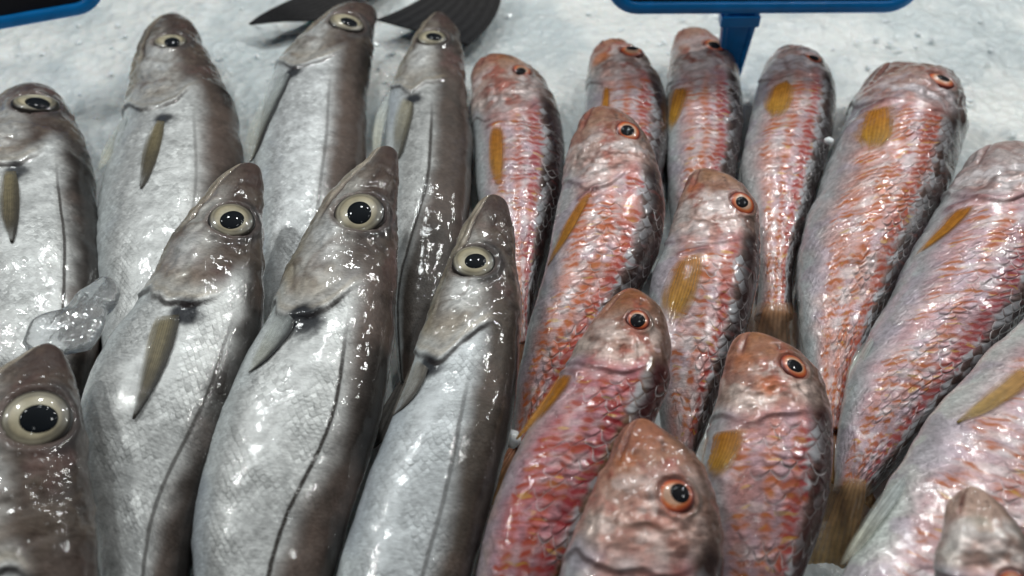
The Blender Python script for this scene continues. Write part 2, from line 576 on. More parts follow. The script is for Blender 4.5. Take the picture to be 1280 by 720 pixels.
    if eye is not None:
        ei = at(eye[:2])
        ep = V[ei]
        er = eye[2] * ((ep - CAM) @ FW) / F
        en = nrm[ei]
        dist = np.linalg.norm(V - ep, axis=2) / er
        same = (nrm @ en) > 0.0
        disp += np.where(same, 0.10 * er * np.exp(-((dist - 1.22) / 0.2) ** 2) - 0.22 * er * (1 - sstep(0.7, 1.12, dist)), 0)
        f.eye = (ei, er)
        eyed = np.where(same, dist, 9)
    else:
        eyed = np.full((N, M), 9.0)
    # ---- lateral line
    if lateral is not None:
        li = [at(p) for p in lateral]
        ls = np.array([s[i] for i, j in li])
        lw = np.array([phi[j] for i, j in li])
        o = np.argsort(ls)
        fs = np.linspace(-0.05, s[-1] + 0.05, 500)
        ker = np.hanning(81)
        lat_ = np.convolve(np.pad(np.interp(fs, ls[o], lw[o]), 40, mode='edge'), ker / ker.sum(), 'valid')
        LAT = np.interp(S, fs, lat_)
    else:
        LAT = np.full((N, M), 1.30)
    dl = (PHI - LAT) * a[:, None]                # metres toward the belly
    # ---- colours
    T = tint or {}
    colr = np.zeros((N, M, 3))
    mark = np.zeros((N, M, 3))
    metal = np.zeros((N, M))
    scal = np.zeros((N, M))
    mk = np.zeros((N, M))
    wn = W + 0.22 * (low - 0.5) + 0.16 * (midn - 0.5)
    if sp == 'whiting':
        latw = np.cos(LAT)
        bk = T.get('back', (0.100, 0.074, 0.061))
        bkd = T.get('dorsal', (0.018, 0.014, 0.012))
        sil = T.get('silver', (0.60, 0.605, 0.595))
        bel = (0.68, 0.725, 0.73)
        back = sstep(-0.10, 0.31, wn - latw)
        colr = mix(sil, bk, back)
        colr = mix(colr, bkd, sstep(0.6, 0.95, wn))
        belly = 1 - sstep(-0.9, -0.45, wn)
        colr = mix(colr, bel, belly)
        colr *= (0.86 + 0.28 * hi)[..., None] * (0.90 + 0.20 * streak)[..., None]
        metal = 0.36 * (1 - back) * (1 - belly) + 0.06
        scal = np.clip((1 - headm) * (1 - 0.7 * belly), 0, 1) * (0.55 + 0.45 * (1 - back))
        # blue bruise patches low on the belly
        bl = sstep(0.55, 0.7, nz(28, 9)) * belly * (1 - headm)
        colr = mix(colr, (0.42, 0.47, 0.55), 0.5 * bl)
        # lateral line
        colr = mix(colr, (0.17, 0.12, 0.10), 0.4 * back * sstep(0.5, 0.65, nz(30, 12)))
        lsh = np.exp(-(dl / 0.0010) ** 2) * sstep(0.01, 0.05, dg)
        brk = 0.7 + 0.3 * sstep(0.35, 0.5, fbm(np.stack([S.ravel() * 330, 0 * S.ravel(), 0 * S.ravel() + seed], 1), 1, seed, 2).reshape(N, M))
        stl = T.get('line', 0.8)
        colr = mix(colr, (0.05, 0.042, 0.036), lsh * brk * stl * 0.25)
        metal *= 1 - lsh * 0.9
        disp -= 0.0003 * lsh
        # head
        hb = sstep(-0.25, 0.3, wn + 0.25 * (0.35 - x))
        hc = mix((0.40, 0.375, 0.34), T.get('headtop', (0.080, 0.056, 0.046)), hb)
        hc = mix(hc, (0.055, 0.042, 0.036), sstep(0.5, 0.9, wn))
        hc = mix(hc, (0.17, 0.130, 0.098), 0.8 * sstep(0.46, 0.60, midn) * (1 - 0.6 * hb))
        hc = mix(hc, (0.16, 0.085, 0.078), 0.45 * sstep(0.52, 0.66, nz(60, 21)))
        hc = mix(hc, (0.60, 0.60, 0.59), 0.75 * sstep(0.50, 0.62, nz(70, 22)) * (1 - hb) * sstep(0.4, 0.52, x))
        hc = mix(hc, (0.36, 0.31, 0.22), 0.8 * (1 - sstep(-0.9, -0.62, wn)))
        hc = mix(hc, (0.065, 0.040, 0.034), 0.85 * (1 - sstep(0.06, 0.38, x + 0.2 * (midn - .5))) * sstep(-0.75, -0.2, wn))
        ck = np.exp(-((x - 0.60) / 0.20) ** 2 - ((W + 0.28) / 0.36) ** 2) * (0.35 + 1.1 * sstep(0.35, 0.65, nz(50, 26)))
        hc = mix(hc, (0.60, 0.595, 0.58), np.clip(0.85 * ck, 0, 0.9))
        hc = mix(hc, (0.44, 0.36, 0.27), 0.55 * sstep(0.72, 0.9, x) * (1 - sstep(-0.1, 0.4, W)) * (0.4 + midn))
        hc = mix(hc, (0.40, 0.34, 0.26), 0.65 * (1 - sstep(-0.05, 0.06, W - wm)) * (1 - sstep(0.4, 0.6, x)))
        crs = sstep(0.90, 1.0, 1 - np.abs(2 * nz(42, 25, 2) - 1)) * (1 - sstep(0.1, 0.4, W))
        hc = mix(hc, (0.15, 0.11, 0.085), 0.45 * crs)
        hc *= (0.75 + 0.5 * hi)[..., None]
        colr = mix(colr, hc, headm)
        metal = metal * (1 - headm) + headm * 0.25 * (1 - hb)
        colr = mix(colr, (0.07, 0.05, 0.045), 0.85 * mouth)
        # gill rim: pale edge, then the dark opening
        colr = mix(colr, (0.45, 0.37, 0.27), 0.5 * np.exp(-((dg + 0.0035) / 0.0022) ** 2) * (1 - sstep(0.2, 0.6, W)))
        gap = np.exp(-((dg - 0.0012) / 0.0011) ** 2) * (1 - sstep(0.25, 0.55, W))
        colr = mix(colr, (0.06, 0.045, 0.04), 0.5 * gap)
        for (sx, sy, sr, st_) in (spot or []):
            ii = at((sx, sy))
            rr = np.linalg.norm(V - V[ii], axis=2) / (1.55 * sr * ((V[ii] - CAM) @ FW) / F)
            g = sstep(1.25, 0.55, rr) if False else 1 - sstep(0.5, 1.15, rr + 0.55 * (hi - 0.5))
            colr = mix(colr, (0.012, 0.014, 0.02), st_ * g)
            metal *= 1 - g
    else:
        red = np.array(T.get('red', (0.42, 0.085, 0.06))) * (0.86, 0.46, 0.56)
        org = np.array(T.get('orange', (0.50, 0.20, 0.07))) * (0.92, 0.64, 0.6)
        fl = np.array(T.get('flank', (0.60, 0.47, 0.45))) * (0.80, 0.67, 0.68)
        bk = np.array(T.get('back', (0.15, 0.11, 0.092))) * 0.75
        bel = np.array(T.get('belly', (0.56, 0.60, 0.61)))
        colr = mix(bel, fl, sstep(-0.97, -0.58, wn))
        lil = sstep(0.5, 0.62, nz(70, 31))
        colr = mix(colr, (0.47, 0.40, 0.47), 0.6 * lil)
        colr = mix(colr, (0.66, 0.62, 0.62), 0.55 * sstep(0.5, 0.62, streak) * sstep(-0.9, -0.4, wn))
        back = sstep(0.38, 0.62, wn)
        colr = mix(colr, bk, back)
        colr = mix(colr, (0.014, 0.009, 0.008), sstep(0.48, 0.74, wn))  # dark dorsal pigment together with painted shade on that side
        band = (1.25 * np.exp(-((wn - 0.36) / 0.13) ** 2) + 0.80 * np.exp(-((wn + 0.04) / 0.12) ** 2)
                + 0.55 * np.exp(-((wn + 0.46) / 0.14) ** 2) + 0.05 * sstep(-0.8, -0.4, wn))
        mk = np.clip(band * 1.1 * 1.12 * T.get('marks', 0.8) * (0.6 + 0.9 * (low - 0.1)), 0, 1)
        mark = mix(org, red, sstep(-0.2, 0.5, W + 0.9 * (nz(45, 33) - 0.5)))
        wash = T.get('wash', 0.0)
        if wash:
            colr = mix(colr, red * 1.25, wash * sstep(-0.95, -0.5, wn) * (1 - 0.75 * back) * (0.6 + 0.8 * (low - .2)))
        colr = mix(colr, mark * 1.15 + 0.03, np.clip(0.48 * mk * (0.5 + 1.0 * nz(55, 35)), 0, 0.75))
        metal = 0.26 * (1 - back) + 0.08
        scal = np.clip(sstep(0.0, 0.01, dg) * (0.35 + 0.65 * sstep(-0.6, 0.2, wn)), 0, 1)
        # head
        hn, hm = nz(60, 41), nz(130, 42)
        hc = mix(np.array(T.get('face', (0.50, 0.34, 0.27))) * 0.85, (0.50, 0.40, 0.38), sstep(0.25, 0.75, x))
        hc = mix(hc, (0.36, 0.10, 0.07), T.get('hred', 0.75) * sstep(0.52, 0.64, nz(95, 41)) * (1 - sstep(0.35, 0.7, W)))
        hc = mix(hc, (0.33, 0.17, 0.07), T.get('hred', 0.75) * (1 - sstep(0.10, 0.40, x + 0.4 * (hm - .5))) * sstep(-0.9, -0.3, W))
        hc = mix(hc, (0.36, 0.17, 0.14), 0.5 * sstep(0.48, 0.62, nz(55, 43)))
        hc = mix(hc, (0.68, 0.65, 0.66), 0.9 * sstep(0.43, 0.58, hm) * sstep(0.3, 0.5, x))
        hc = mix(hc, (0.10, 0.065, 0.048), 0.85 * sstep(0.40, 0.85, wn))
        hc = mix(hc, (0.66, 0.67, 0.65), 0.6 * (1 - sstep(-0.85, -0.5, wn)) * sstep(0.4, 0.7, x))
        crs = sstep(0.88, 1.0, 1 - np.abs(2 * nz(48, 25, 2) - 1)) * (1 - sstep(0.3, 0.6, W))
        hc = mix(hc, (0.20, 0.075, 0.055), 0.4 * crs)
        hc = hc * T.get('hmul', (0.95, 0.84, 0.80))
        hc *= (0.7 + 0.6 * hi)[..., None]
        colr = mix(colr, hc, headm)
        mk *= (1 - headm) * sstep(0.0, 0.012, dg)
        metal = metal * (1 - headm) + headm * (0.08 + 0.35 * sstep(0.5, 0.7, x))
        colr = mix(colr, (0.16, 0.05, 0.04), 0.7 * mouth)
        gap = np.exp(-((dg - 0.001) / 0.0010) ** 2) * (1 - sstep(0.45, 0.7, W))
        colr = mix(colr, (0.14, 0.06, 0.05), 0.35 * gap)
        colr = mix(colr, (0.17, 0.09, 0.06), 0.5 * np.exp(-((dp - 0.0012) / 0.0010) ** 2) * (1 - sstep(0.3, 0.6, W)) * sstep(-0.95, -0.5, W) * headm)
        for (sx, sy, sr, st_) in (spot or []):
            ii = at((sx, sy))
            rr = np.linalg.norm(V - V[ii], axis=2) / (sr * ((V[ii] - CAM) @ FW) / F)
            g = 1 - sstep(0.4, 1.25, rr + 1.2 * (midn - 0.5))
            colr = mix(colr, (0.55, 0.17, 0.05), st_ * g)
    colr = mix(colr, (0.06, 0.045, 0.04), 0.7 * np.clip(nost, 0, 1))
    colr = mix(colr, colr * 0.55, 0.8 * jaw)
    if sp != 'whiting':
        colr = mix(colr, (0.27, 0.12, 0.12), 0.8 * FL)
        scal = scal * (1 - FL)
    # ring round the eye
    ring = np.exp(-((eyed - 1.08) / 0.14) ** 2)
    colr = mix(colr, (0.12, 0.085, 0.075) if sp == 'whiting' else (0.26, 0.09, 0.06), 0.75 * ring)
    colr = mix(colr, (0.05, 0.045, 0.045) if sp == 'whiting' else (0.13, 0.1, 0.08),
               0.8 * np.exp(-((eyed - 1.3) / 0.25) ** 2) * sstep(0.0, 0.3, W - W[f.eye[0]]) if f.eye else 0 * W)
    V = V + nrm * disp[..., None]
    f.V, f.nrm, f.px, f.facing, f.s, f.C, f.d, f.t, f.a = V, normals_of(V), px, facing, s, C, d, t, a
    f.phi = phi
    origin = C[int(N * 0.4)].copy()
    origin[2] = max(0.0, origin[2] - a[int(N * 0.4)] * th)
    f.origin = origin
    f.root = empty(name, origin, label, cat, group)
    # mesh with tip and tail caps
    tipv = V[0].mean(0) - (V[1].mean(0) - V[0].mean(0)) * 0.3
    endv = V[-1].mean(0)
    allV = np.vstack([V.reshape(-1, 3), tipv, endv])
    q4 = grid_faces(N, M, True)
    j = np.arange(M)
    jn = (j + 1) % M
    cap1 = np.stack([j, jn, 0 * j + N * M, 0 * j + N * M], 1)
    faces = q4
    tri = [(N * M, int(x2), int(x1)) for x1, x2 in zip(j, jn)] + [(N * M + 1, int((N - 1) * M + x1), int((N - 1) * M + x2)) for x1, x2 in zip(j, jn)]
    ext = lambda A: np.vstack([A.reshape(N * M, -1), A[0].reshape(M, -1).mean(0), A[-1].reshape(M, -1).mean(0)])
    msk = np.stack([metal, scal, mk], -1)
    uv = np.stack([S, PHI * rmean], -1)
    me_faces = [tuple(int(v) for v in r) for r in q4] + tri
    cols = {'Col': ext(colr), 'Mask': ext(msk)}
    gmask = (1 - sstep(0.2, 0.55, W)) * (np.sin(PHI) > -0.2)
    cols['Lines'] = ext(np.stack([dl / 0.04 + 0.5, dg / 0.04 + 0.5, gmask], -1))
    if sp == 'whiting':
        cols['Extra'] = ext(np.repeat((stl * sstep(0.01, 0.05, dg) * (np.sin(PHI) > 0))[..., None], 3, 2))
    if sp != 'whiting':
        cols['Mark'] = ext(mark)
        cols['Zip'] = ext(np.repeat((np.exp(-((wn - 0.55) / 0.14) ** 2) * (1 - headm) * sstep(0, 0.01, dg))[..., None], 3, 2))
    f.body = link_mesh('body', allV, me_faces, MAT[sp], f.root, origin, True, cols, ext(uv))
    if f.eye:
        make_eye(f, eye)
    if tail:
        auto_tail(f, tail_len)
    return f


def make_eye(f, eye):
    ei, er = f.eye
    i, j = ei
    n = f.nrm[max(0, i - 3):i + 4, max(0, j - 3):j + 4].reshape(-1, 3).mean(0)
    n /= np.linalg.norm(n)
    n = n + np.array([rng.uniform(-0.14, 0.14), rng.uniform(-0.14, 0.10), 0])
    n = n * 0.85 + 0.15 * (CAM - f.V[ei]) / np.linalg.norm(CAM - f.V[ei])
    n /= np.linalg.norm(n)
    c = f.V[ei] + n * (0.20 * er)
    e1 = np.cross(n, f.t[i])
    e1 /= np.linalg.norm(e1)
    e2 = np.cross(n, e1)
    dback = f.d[i]
    tb = math.atan2(dback @ e2, dback @ e1) + 0.35
    wh = f.sp == 'whiting'
    asp = eye[5] if len(eye) > 5 else 1.0
    hgt = 0.24 * er
    prof = lambda r: hgt * np.clip(1 - r ** 2, 0, 1) ** 0.75
    nr, ns = 26, 56
    rr = np.linspace(0, 1.0, nr)
    th = np.linspace(0, 2 * np.pi, ns, endpoint=False)

    def pt(x, y, z):
        return c + er * (x[:, None] * e1 + asp * y[:, None] * e2) + z[:, None] * n
    V = [c + n * prof(0.0)]
    cl = []
    g = lambda a, b, t: np.array(a) * (1 - t) + np.array(b) * t
    if wh:
        stops = [(0, (0.36, 0.33, 0.23)), (0.5, (0.45, 0.40, 0.28)), (0.68, (0.40, 0.345, 0.23)), (0.78, (0.20, 0.175, 0.125)), (0.85, (0.30, 0.27, 0.20)), (0.93, (0.10, 0.085, 0.065)), (0.97, (0.03, 0.025, 0.022)), (1.2, (0.02, 0.018, 0.018))]
    else:
        stops = [(0, (0.50, 0.30, 0.20)), (0.56, (0.52, 0.30, 0.20)), (0.66, (0.58, 0.17, 0.05)), (0.82, (0.44, 0.07, 0.02)), (0.93, (0.14, 0.025, 0.018)), (1.2, (0.04, 0.014, 0.012))]
    def colat(r):
        for (a, ca), (b, cb) in zip(stops, stops[1:]):
            if r <= b:
                return g(ca, cb, (r - a) / (b - a))
        return np.array(stops[-1][1])
    cl.append(colat(0))
    for r in list(rr[1:]) + [1.04]:
        z = prof(r) if r <= 1 else -0.35 * er
        V.extend(pt(r * np.cos(th), r * np.sin(th), np.full(ns, z)))
        jit = 1 + 0.10 * np.sin(th * 3 + f.V[ei][0] * 900) + 0.12 * rng.rand(ns)
        jit = jit * (1 - (0.8 if wh else 0.4) * max(0.0, (r - 0.45) / 0.55) * np.clip(np.cos(th - tb), 0, 1) ** 1.5)
        cl.extend([colat(min(r * (1 + 0.03 * math.sin(2 * t0 + er * 9000)), 1.2)) * jj for t0, jj in zip(th, jit)])
    V = np.array(V)
    faces = [(0, 1 + k, 1 + (k + 1) % ns) for k in range(ns)]
    for a in range(nr - 1):
        for k in range(ns):
            o1, o2 = 1 + a * ns, 1 + (a + 1) * ns
            faces.append((o1 + k, o2 + k, o2 + (k + 1) % ns, o1 + (k + 1) % ns))
    eo = link_mesh('eye', V, faces, MAT['eye'], f.root, f.origin, True, {'Col': np.array(cl)})
    # pupil: a dark lens on the dome
    pc = np.array(eye[3], float) if len(eye) > 3 and eye[3] else np.array(eye[:2], float)
    pr = (eye[4] if len(eye) > 4 else 0.46) * (1.2 if wh else 1.15)
    r0 = ray(pc)
    tt = ((c + n * hgt * 0.8 - CAM) @ n) / (r0 @ n)
    hit = CAM + r0 * tt - c
    x0, y0 = (hit @ e1) / er, (hit @ e2) / (er * asp)
    m = math.hypot(x0, y0)
    if m > 0.45:
        x0, y0 = x0 * 0.45 / m, y0 * 0.45 / m
    V, cl = [], []
    nr2 = 9
    for r in np.linspace(0, 1, nr2):
        rx = r * pr
        wob = 1 + 0.08 * np.cos(th - er * 4000) + 0.07 * np.cos(2 * th + er * 7000)
        X, Y = x0 + rx * wob * np.cos(th), y0 + rx * wob * np.sin(th)
        Z = prof(np.minimum(np.hypot(X, Y), 1)) + 0.03 * er * (1 - r ** 4) + (0.004 * er if r < 1 else -0.02 * er)
        V.extend(pt(X, Y, Z))
        cl.extend([(0.005, 0.007, 0.010) if wh else (0.006, 0.006, 0.008)] * ns)
    po = link_mesh('pupil', np.array(V), [tuple(int(q) for q in r) for r in grid_faces(nr2, ns, True)], MAT['pupil'], eo, f.origin, True, {'Col': np.array(cl)})
    po.matrix_parent_inverse.identity()


# ------------------------------------------------------------------ fins
def shell(name, G, parent, origin, cols, mat, thick=0.0005, film=None):
    """a thin closed sheet from a grid of points G (n,m,3)"""
    n, m = G.shape[:2]
    du, dv = np.gradient(G, axis=0), np.gradient(G, axis=1)
    nn = np.cross(du, dv)
    nn /= np.linalg.norm(nn, axis=2)[..., None] + 1e-12
    A, B = G + nn * thick / 2, G - nn * thick / 2
    V = np.vstack([A.reshape(-1, 3), B.reshape(-1, 3)])
    f1 = grid_faces(n, m)
    f2 = f1[:, ::-1] + n * m
    idx = np.arange(n * m).reshape(n, m)
    rim = np.concatenate([idx[0], idx[1:, -1], idx[-1, ::-1][1:], idx[::-1, 0][1:-1]])
    r2 = np.roll(rim, -1)
    side = np.stack([rim, rim + n * m, r2 + n * m, r2], 1)
    faces = np.vstack([f1, f2, side])
    c = np.vstack([cols.reshape(-1, 3)] * 2)
    fm = np.ones((n, m)) if film is None else film
    fm = np.concatenate([fm.ravel()] * 2)[:, None] * np.ones(3)
    return link_mesh(name, V, [tuple(int(q) for q in r) for r in faces], mat, parent, origin, True, {'Col': c, 'Film': fm})


def resample(pts, n):
    pts = np.array(pts, float)
    k = np.concatenate([[0], np.cumsum(np.linalg.norm(np.diff(pts, axis=0), axis=1))])
    return hermite(k, pts, np.linspace(0, k[-1], n)) if len(pts) > 2 else pts[0] + (pts[1] - pts[0]) * np.linspace(0, 1, n)[:, None]


def fin(f, name, A, B, cbase, ctip, lift=0.0011, rays=12, mat='fin', n=40, dark_edge=None, over=None, ridge=0.00006, lift_tip=None, round_tip=True):
    """a fin lying on the fish: A and B are its two long edges, traced from base to tip"""
    m = rays * 4 + 1
    a, b = resample(A, n), resample(B, n)
    v = np.linspace(0, 1, m)
    g = a[:, None] * (1 - v[None, :, None]) + b[:, None] * v[None, :, None]
    un = np.linspace(0, 1, n)
    wide = 1.0 if round_tip else 1.22
    hw = wide * np.where(un < 0.2, 0.78 + 0.22 * np.sin(un / 0.2 * np.pi / 2), 1.0)
    if round_tip:
        hw = hw * np.where(un > 0.72, np.sqrt(np.clip(1 - ((un - 0.72) / 0.29) ** 2, 0, 1)), 1.0)
    mid_ = (a + b) / 2
    frs = 1 + 0.05 * (vnoise(np.stack([un * 14, 0 * un, 0 * un + f.seed], 1), 5) - 0.5)
    g = mid_[:, None] + (g - mid_[:, None]) * (hw * frs)[:, None, None]
    if not round_tip:                      # frayed rear edge
        back_ = (vnoise(np.stack([v * rays * 1.0, 0 * v, 0 * v + 3.0 + f.seed], 1), 9) - 0.5) * 0.16
        g = g + (g - g[:1]) * back_[None, :, None] * (un[:, None, None] ** 2)
    fl = g.reshape(-1, 2)
    bodies = [f] + (over or [])
    pv, dp = [], []
    for bd in bodies:
        mk = bd.facing.ravel()
        pv.append(bd.px.reshape(-1, 2)[mk][::2])
        dp.append(((bd.V.reshape(-1, 3) - CAM) @ FW)[mk][::2])
    D = np.full(len(fl), 9.0)
    for p, dpt in zip(pv, dp):
        d2 = ((fl[:, None] - p[None]) ** 2).sum(2)
        k = np.argpartition(d2, 10, axis=1)[:, :10]
        w = 1 / (np.take_along_axis(d2, k, 1) + 4)
        dd = (dpt[k] * w).sum(1) / w.sum(1)
        mind = np.sqrt(d2.min(1))
        D = np.minimum(D, np.where((mind < 8) | (len(pv) == 1), dd, 9.0))
    D[D > 8] = D[D < 8].mean() if (D < 8).any() else 0.5
    D = D.reshape(n, m)
    for _ in range(6):
        P_ = np.pad(D, 1, mode='edge')
        D = (P_[:-2, 1:-1] + P_[2:, 1:-1] + P_[1:-1, :-2] + P_[1:-1, 2:] + 2 * D) / 6
    u = np.linspace(0, 1, n)
    lt = lift if lift_tip is None else lift + (lift_tip - lift) * u
    rid = ridge * (0.5 + 0.5 * np.cos(v * rays * 2 * np.pi)) [None] * np.ones((n, 1))
    D = D - (np.asarray(lt) * np.ones(n))[:, None] - rid
    G = CAM + ray(g) * D[..., None]
    uu = np.repeat(u[:, None], m, 1)
    vv = np.repeat(v[None], n, 0)
    c = mix(cbase, ctip, sstep(0.0, 1.0, uu + 0.25 * (fbm(G.reshape(-1, 3), 160, 3).reshape(n, m) - .5)))
    c = c * (0.93 + 0.1 * (0.5 + 0.5 * np.cos(vv * rays * 2 * np.pi)))[..., None]
    if dark_edge is not None:
        side, amt = dark_edge
        e = sstep(0.55, 0.95, vv if side == 'B' else 1 - vv)
        c = mix(c, (0.02, 0.02, 0.022), amt * e)
    nzf = fbm(np.stack([uu.ravel() * 3, vv.ravel() * 9, 0 * uu.ravel() + f.seed], 1), 1.0, 61, 3).reshape(n, m)
    c = c * (0.75 + 0.5 * nzf)[..., None]
    rim_ = sstep(0, 0.36, vv + 0.25 * (nzf - 0.5)) * (sstep(0, 0.32, 1 - vv + 0.25 * (nzf - 0.5)) if dark_edge is None else 1.0)
    film = (0.12 + 0.88 * rim_) * (1 - (0.7 if round_tip else 0.96) * sstep(0.6, 1.0, uu)) * sstep(-0.08, 0.10, uu) * (0.85 + 0.15 * np.cos(vv * rays * 2 * np.pi))
    if dark_edge is not None:
        film = np.maximum(film * (0.45 if mat == 'fin' and cbase[0] > 0.4 else 1.0), sstep(0.6, 0.85, vv))
    return shell(name, G, f.root, f.origin, c, MAT[mat], 0.0004, film)


def auto_tail(f, ln, spread=0.9, col=None):
    C, t, d, a = f.C[-1], f.t[-3], f.d[-1], f.a[-1]
    if f.sp == 'whiting':
        c0, c1 = (0.30, 0.27, 0.24), (0.10, 0.09, 0.085)
    else:
        c0, c1 = (0.45, 0.16, 0.08), (0.42, 0.26, 0.10)
    n, m = 16, 25
    u, v = np.linspace(0, 1, n), np.linspace(-1, 1, m)
    t = t.copy()
    t[2] *= 0.5
    ext = 0.62 + 0.38 * np.abs(v) ** 1.3
    G = np.zeros((n, m, 3))
    for i, uu in enumerate(u):
        half = a * 0.9 + uu * ln * 0.45 * spread
        for j, vv in enumerate(v):
            G[i, j] = C - t * 0.004 + d * vv * half + t * uu * ln * ext[j]
            G[i, j, 2] = max(G[i, j, 2], 0.004) + 0.0006 * math.cos(vv * 30)
    cols = mix(c0, c1, np.repeat(u[:, None], m, 1)) * (0.8 + 0.3 * np.cos(v * 30))[None, :, None]
    shell('tail_fin', G, f.root, f.origin, cols, MAT['fin'])


# ------------------------------------------------------------------ the ice
def build_ice():
    nx, ny = 520, 440
    xs, ys = np.linspace(-0.9, 0.9, nx), np.linspace(-0.05, 1.25, ny)
    X, Y = np.meshgrid(xs, ys, indexing='ij')
    P = np.stack([X.ravel(), Y.ravel(), 0 * X.ravel()], 1)
    Z = (fbm(P, 9, 50, 3) - 0.5) * 0.012 + (fbm(P, 45, 51, 3) - 0.5) * 0.008 + (fbm(P, 150, 52, 3) - 0.5) * 0.0028
    P[:, 2] = Z - 0.002
    m, nt, b = new_mat('packed_ice')
    ob = nd(nt, 'ShaderNodeTexCoord').outputs['Object']
    big = nd(nt, 'ShaderNodeTexNoise', Vector=ob, Scale=9.0, Detail=4.0, Roughness=0.6)
    med = nd(nt, 'ShaderNodeTexNoise', Vector=ob, Scale=70.0, Detail=5.0, Roughness=0.6)
    c = mixc(nt, mrange(nt, big.outputs[0], 0.40, 0.62, 0, 1, True), (0.62, 0.67, 0.68), (0.87, 0.875, 0.85))
    c = mixc(nt, mrange(nt, med.outputs[0], 0.52, 0.72, 0, 0.5, True), c, (0.50, 0.55, 0.57))
    vo = nd(nt, 'ShaderNodeTexVoronoi', Vector=ob, Scale=130.0, Randomness=1.0)
    csep = nd(nt, 'ShaderNodeSeparateColor')
    lk(nt, vo.outputs['Color'], csep.inputs[0])
    c = mixc(nt, mrange(nt, csep.outputs[0], 0.7, 1.0, 0, 0.35), c, (0.88, 0.90, 0.89))
    lk(nt, c, b.inputs['Base Color'])
    b.inputs['Roughness'].default_value = 0.35
    b.inputs['IOR'].default_value = 1.31
    b.inputs['Subsurface Weight'].default_value = 0.35
    b.inputs['Subsurface Radius'].default_value = (0.006, 0.009, 0.011)
    b.inputs['Subsurface Scale'].default_value = 1.0
    fine = nd(nt, 'ShaderNodeTexNoise', Vector=ob, Scale=260.0, Detail=4.0, Roughness=0.65)
    n1 = bump(nt, vo.outputs['Distance'], 0.8, 0.0022)
    n2 = bump(nt, fine.outputs[0], 0.6, 0.0014, n1)
    lk(nt, n2, b.inputs['Normal'])
    b.inputs['Coat Weight'].default_value = 0.6
    b.inputs['Coat Roughness'].default_value = 0.12
    lk(nt, n2, b.inputs['Coat Normal'])
    o = link_mesh('packed_ice', P, grid_faces(nx, ny), m)
    o['kind'] = 'structure'
    return o


def ice_chips():
    """loose crushed grains frozen into the top of the bed"""
    r = np.random.RandomState(21)
    V, Fc = [], []
    base = np.array([(1, 0, 0), (-1, 0, 0), (0, 1, 0), (0, -1, 0), (0, 0, 1), (0, 0, -1)], float)
    tri = [(0, 2, 4), (2, 1, 4), (1, 3, 4), (3, 0, 4), (2, 0, 5), (1, 2, 5), (3, 1, 5), (0, 3, 5)]
    for k in range(2600):
        x, y = r.uniform(-0.62, 0.62), r.uniform(0.40, 1.0)
        sz = 0.0010 + 0.0030 * r.rand() ** 3
        A = r.normal(size=(3, 3))
        Q, _ = np.linalg.qr(A)
        p = (base * r.uniform(0.5, 1.2, (6, 1)) * sz) @ Q.T * (1, 1, 0.4)
        o = len(V)
        V.extend(p + (x, y, -0.001))
        Fc.extend([(a + o, b + o, c + o) for a, b, c in tri])
    m, nt, b = new_mat('ice_grain')
    b.inputs['Base Color'].default_value = (0.86, 0.89, 0.90, 1)
    b.inputs['Roughness'].default_value = 0.15
    b.inputs['IOR'].default_value = 1.31
    b.inputs['Subsurface Weight'].default_value = 0.3
    b.inputs['Subsurface Radius'].default_value = (0.004, 0.005, 0.006)
    o = link_mesh('ice_grains', np.array(V), Fc, m, None, (0, 0, 0), False)
    o['kind'] = 'stuff'


build_ice()
ice_chips()

# ------------------------------------------------------------------ whiting
WG = 'silver whiting laid out in rows on the ice'
RG = 'red mullet laid out in rows on the ice'


def whiting(label, *a, **k):
    return make_fish('whiting', 'whiting', label, 'fish', WG, *a, **k)


def mullet(label, *a, **k):
    return make_fish('mullet', 'red_mullet', label, 'fish', RG, *a, **k)


FIN_OLIVE = ((0.26, 0.215, 0.12), (0.085, 0.07, 0.05))
FIN_PALE = ((0.60, 0.64, 0.63), (0.56, 0.55, 0.45))

w1 = whiting('silver whiting at the far left edge with a clear ice lump across its body',
             (40, 103), [(8, 112, 68, 112), (-25, 140, 85, 135), (-55, 200, 112, 195), (-62, 270, 122, 270), (-62, 350, 129, 350),
                         (-42, 440, 122, 440), (-10, 540, 95, 540), (12, 640, 70, 640)],
             0.030, 0.012, 1, eye=(45, 129, 27, (47, 130), 0.46, 0.8), gill=[(-20, 205), (20, 206), (45, 195), (70, 175)],
             spot=[(20, 213, 12, 0.9)], lateral=[(72, 215), (80, 300), (78, 380)], tint={'line': 0.9})
fin(w1, 'pectoral_fin', [(2, 214), (-2, 260), (10, 302)], [(22, 214), (24, 260), (19, 304)], *FIN_OLIVE, dark_edge=('B', 0.7))

w2 = whiting('silver whiting with a pale swollen belly and fin, second from left in the far row',
             (215, 15), [(190, 28, 238, 26), (165, 75, 257, 62), (159, 120, 280, 105), (140, 190, 301, 160), (123, 260, 303, 235),
                         (120, 340, 285, 330), (128, 440, 255, 430), (150, 540, 225, 540)],
             0.030, 0.010, 2, eye=(213, 50, 20, (216, 52), 0.45, 0.8), gill=[(162, 128), (185, 135), (208, 140), (225, 120), (243, 105)],
             spot=[(203, 147, 9, 0.95)], lateral=[(240, 150), (245, 220), (238, 290)], tint={'line': 0.35})
fin(w2, 'pectoral_fin', [(194, 150), (180, 180), (173, 226)], [(207, 152), (197, 195), (177, 242)], *FIN_OLIVE, dark_edge=('B', 0.5))
fin(w2, 'pelvic_fin', [(157, 143), (136, 172), (120, 208)], [(161, 150), (146, 190), (125, 216)], *FIN_PALE, mat='fin_thin', rays=5)

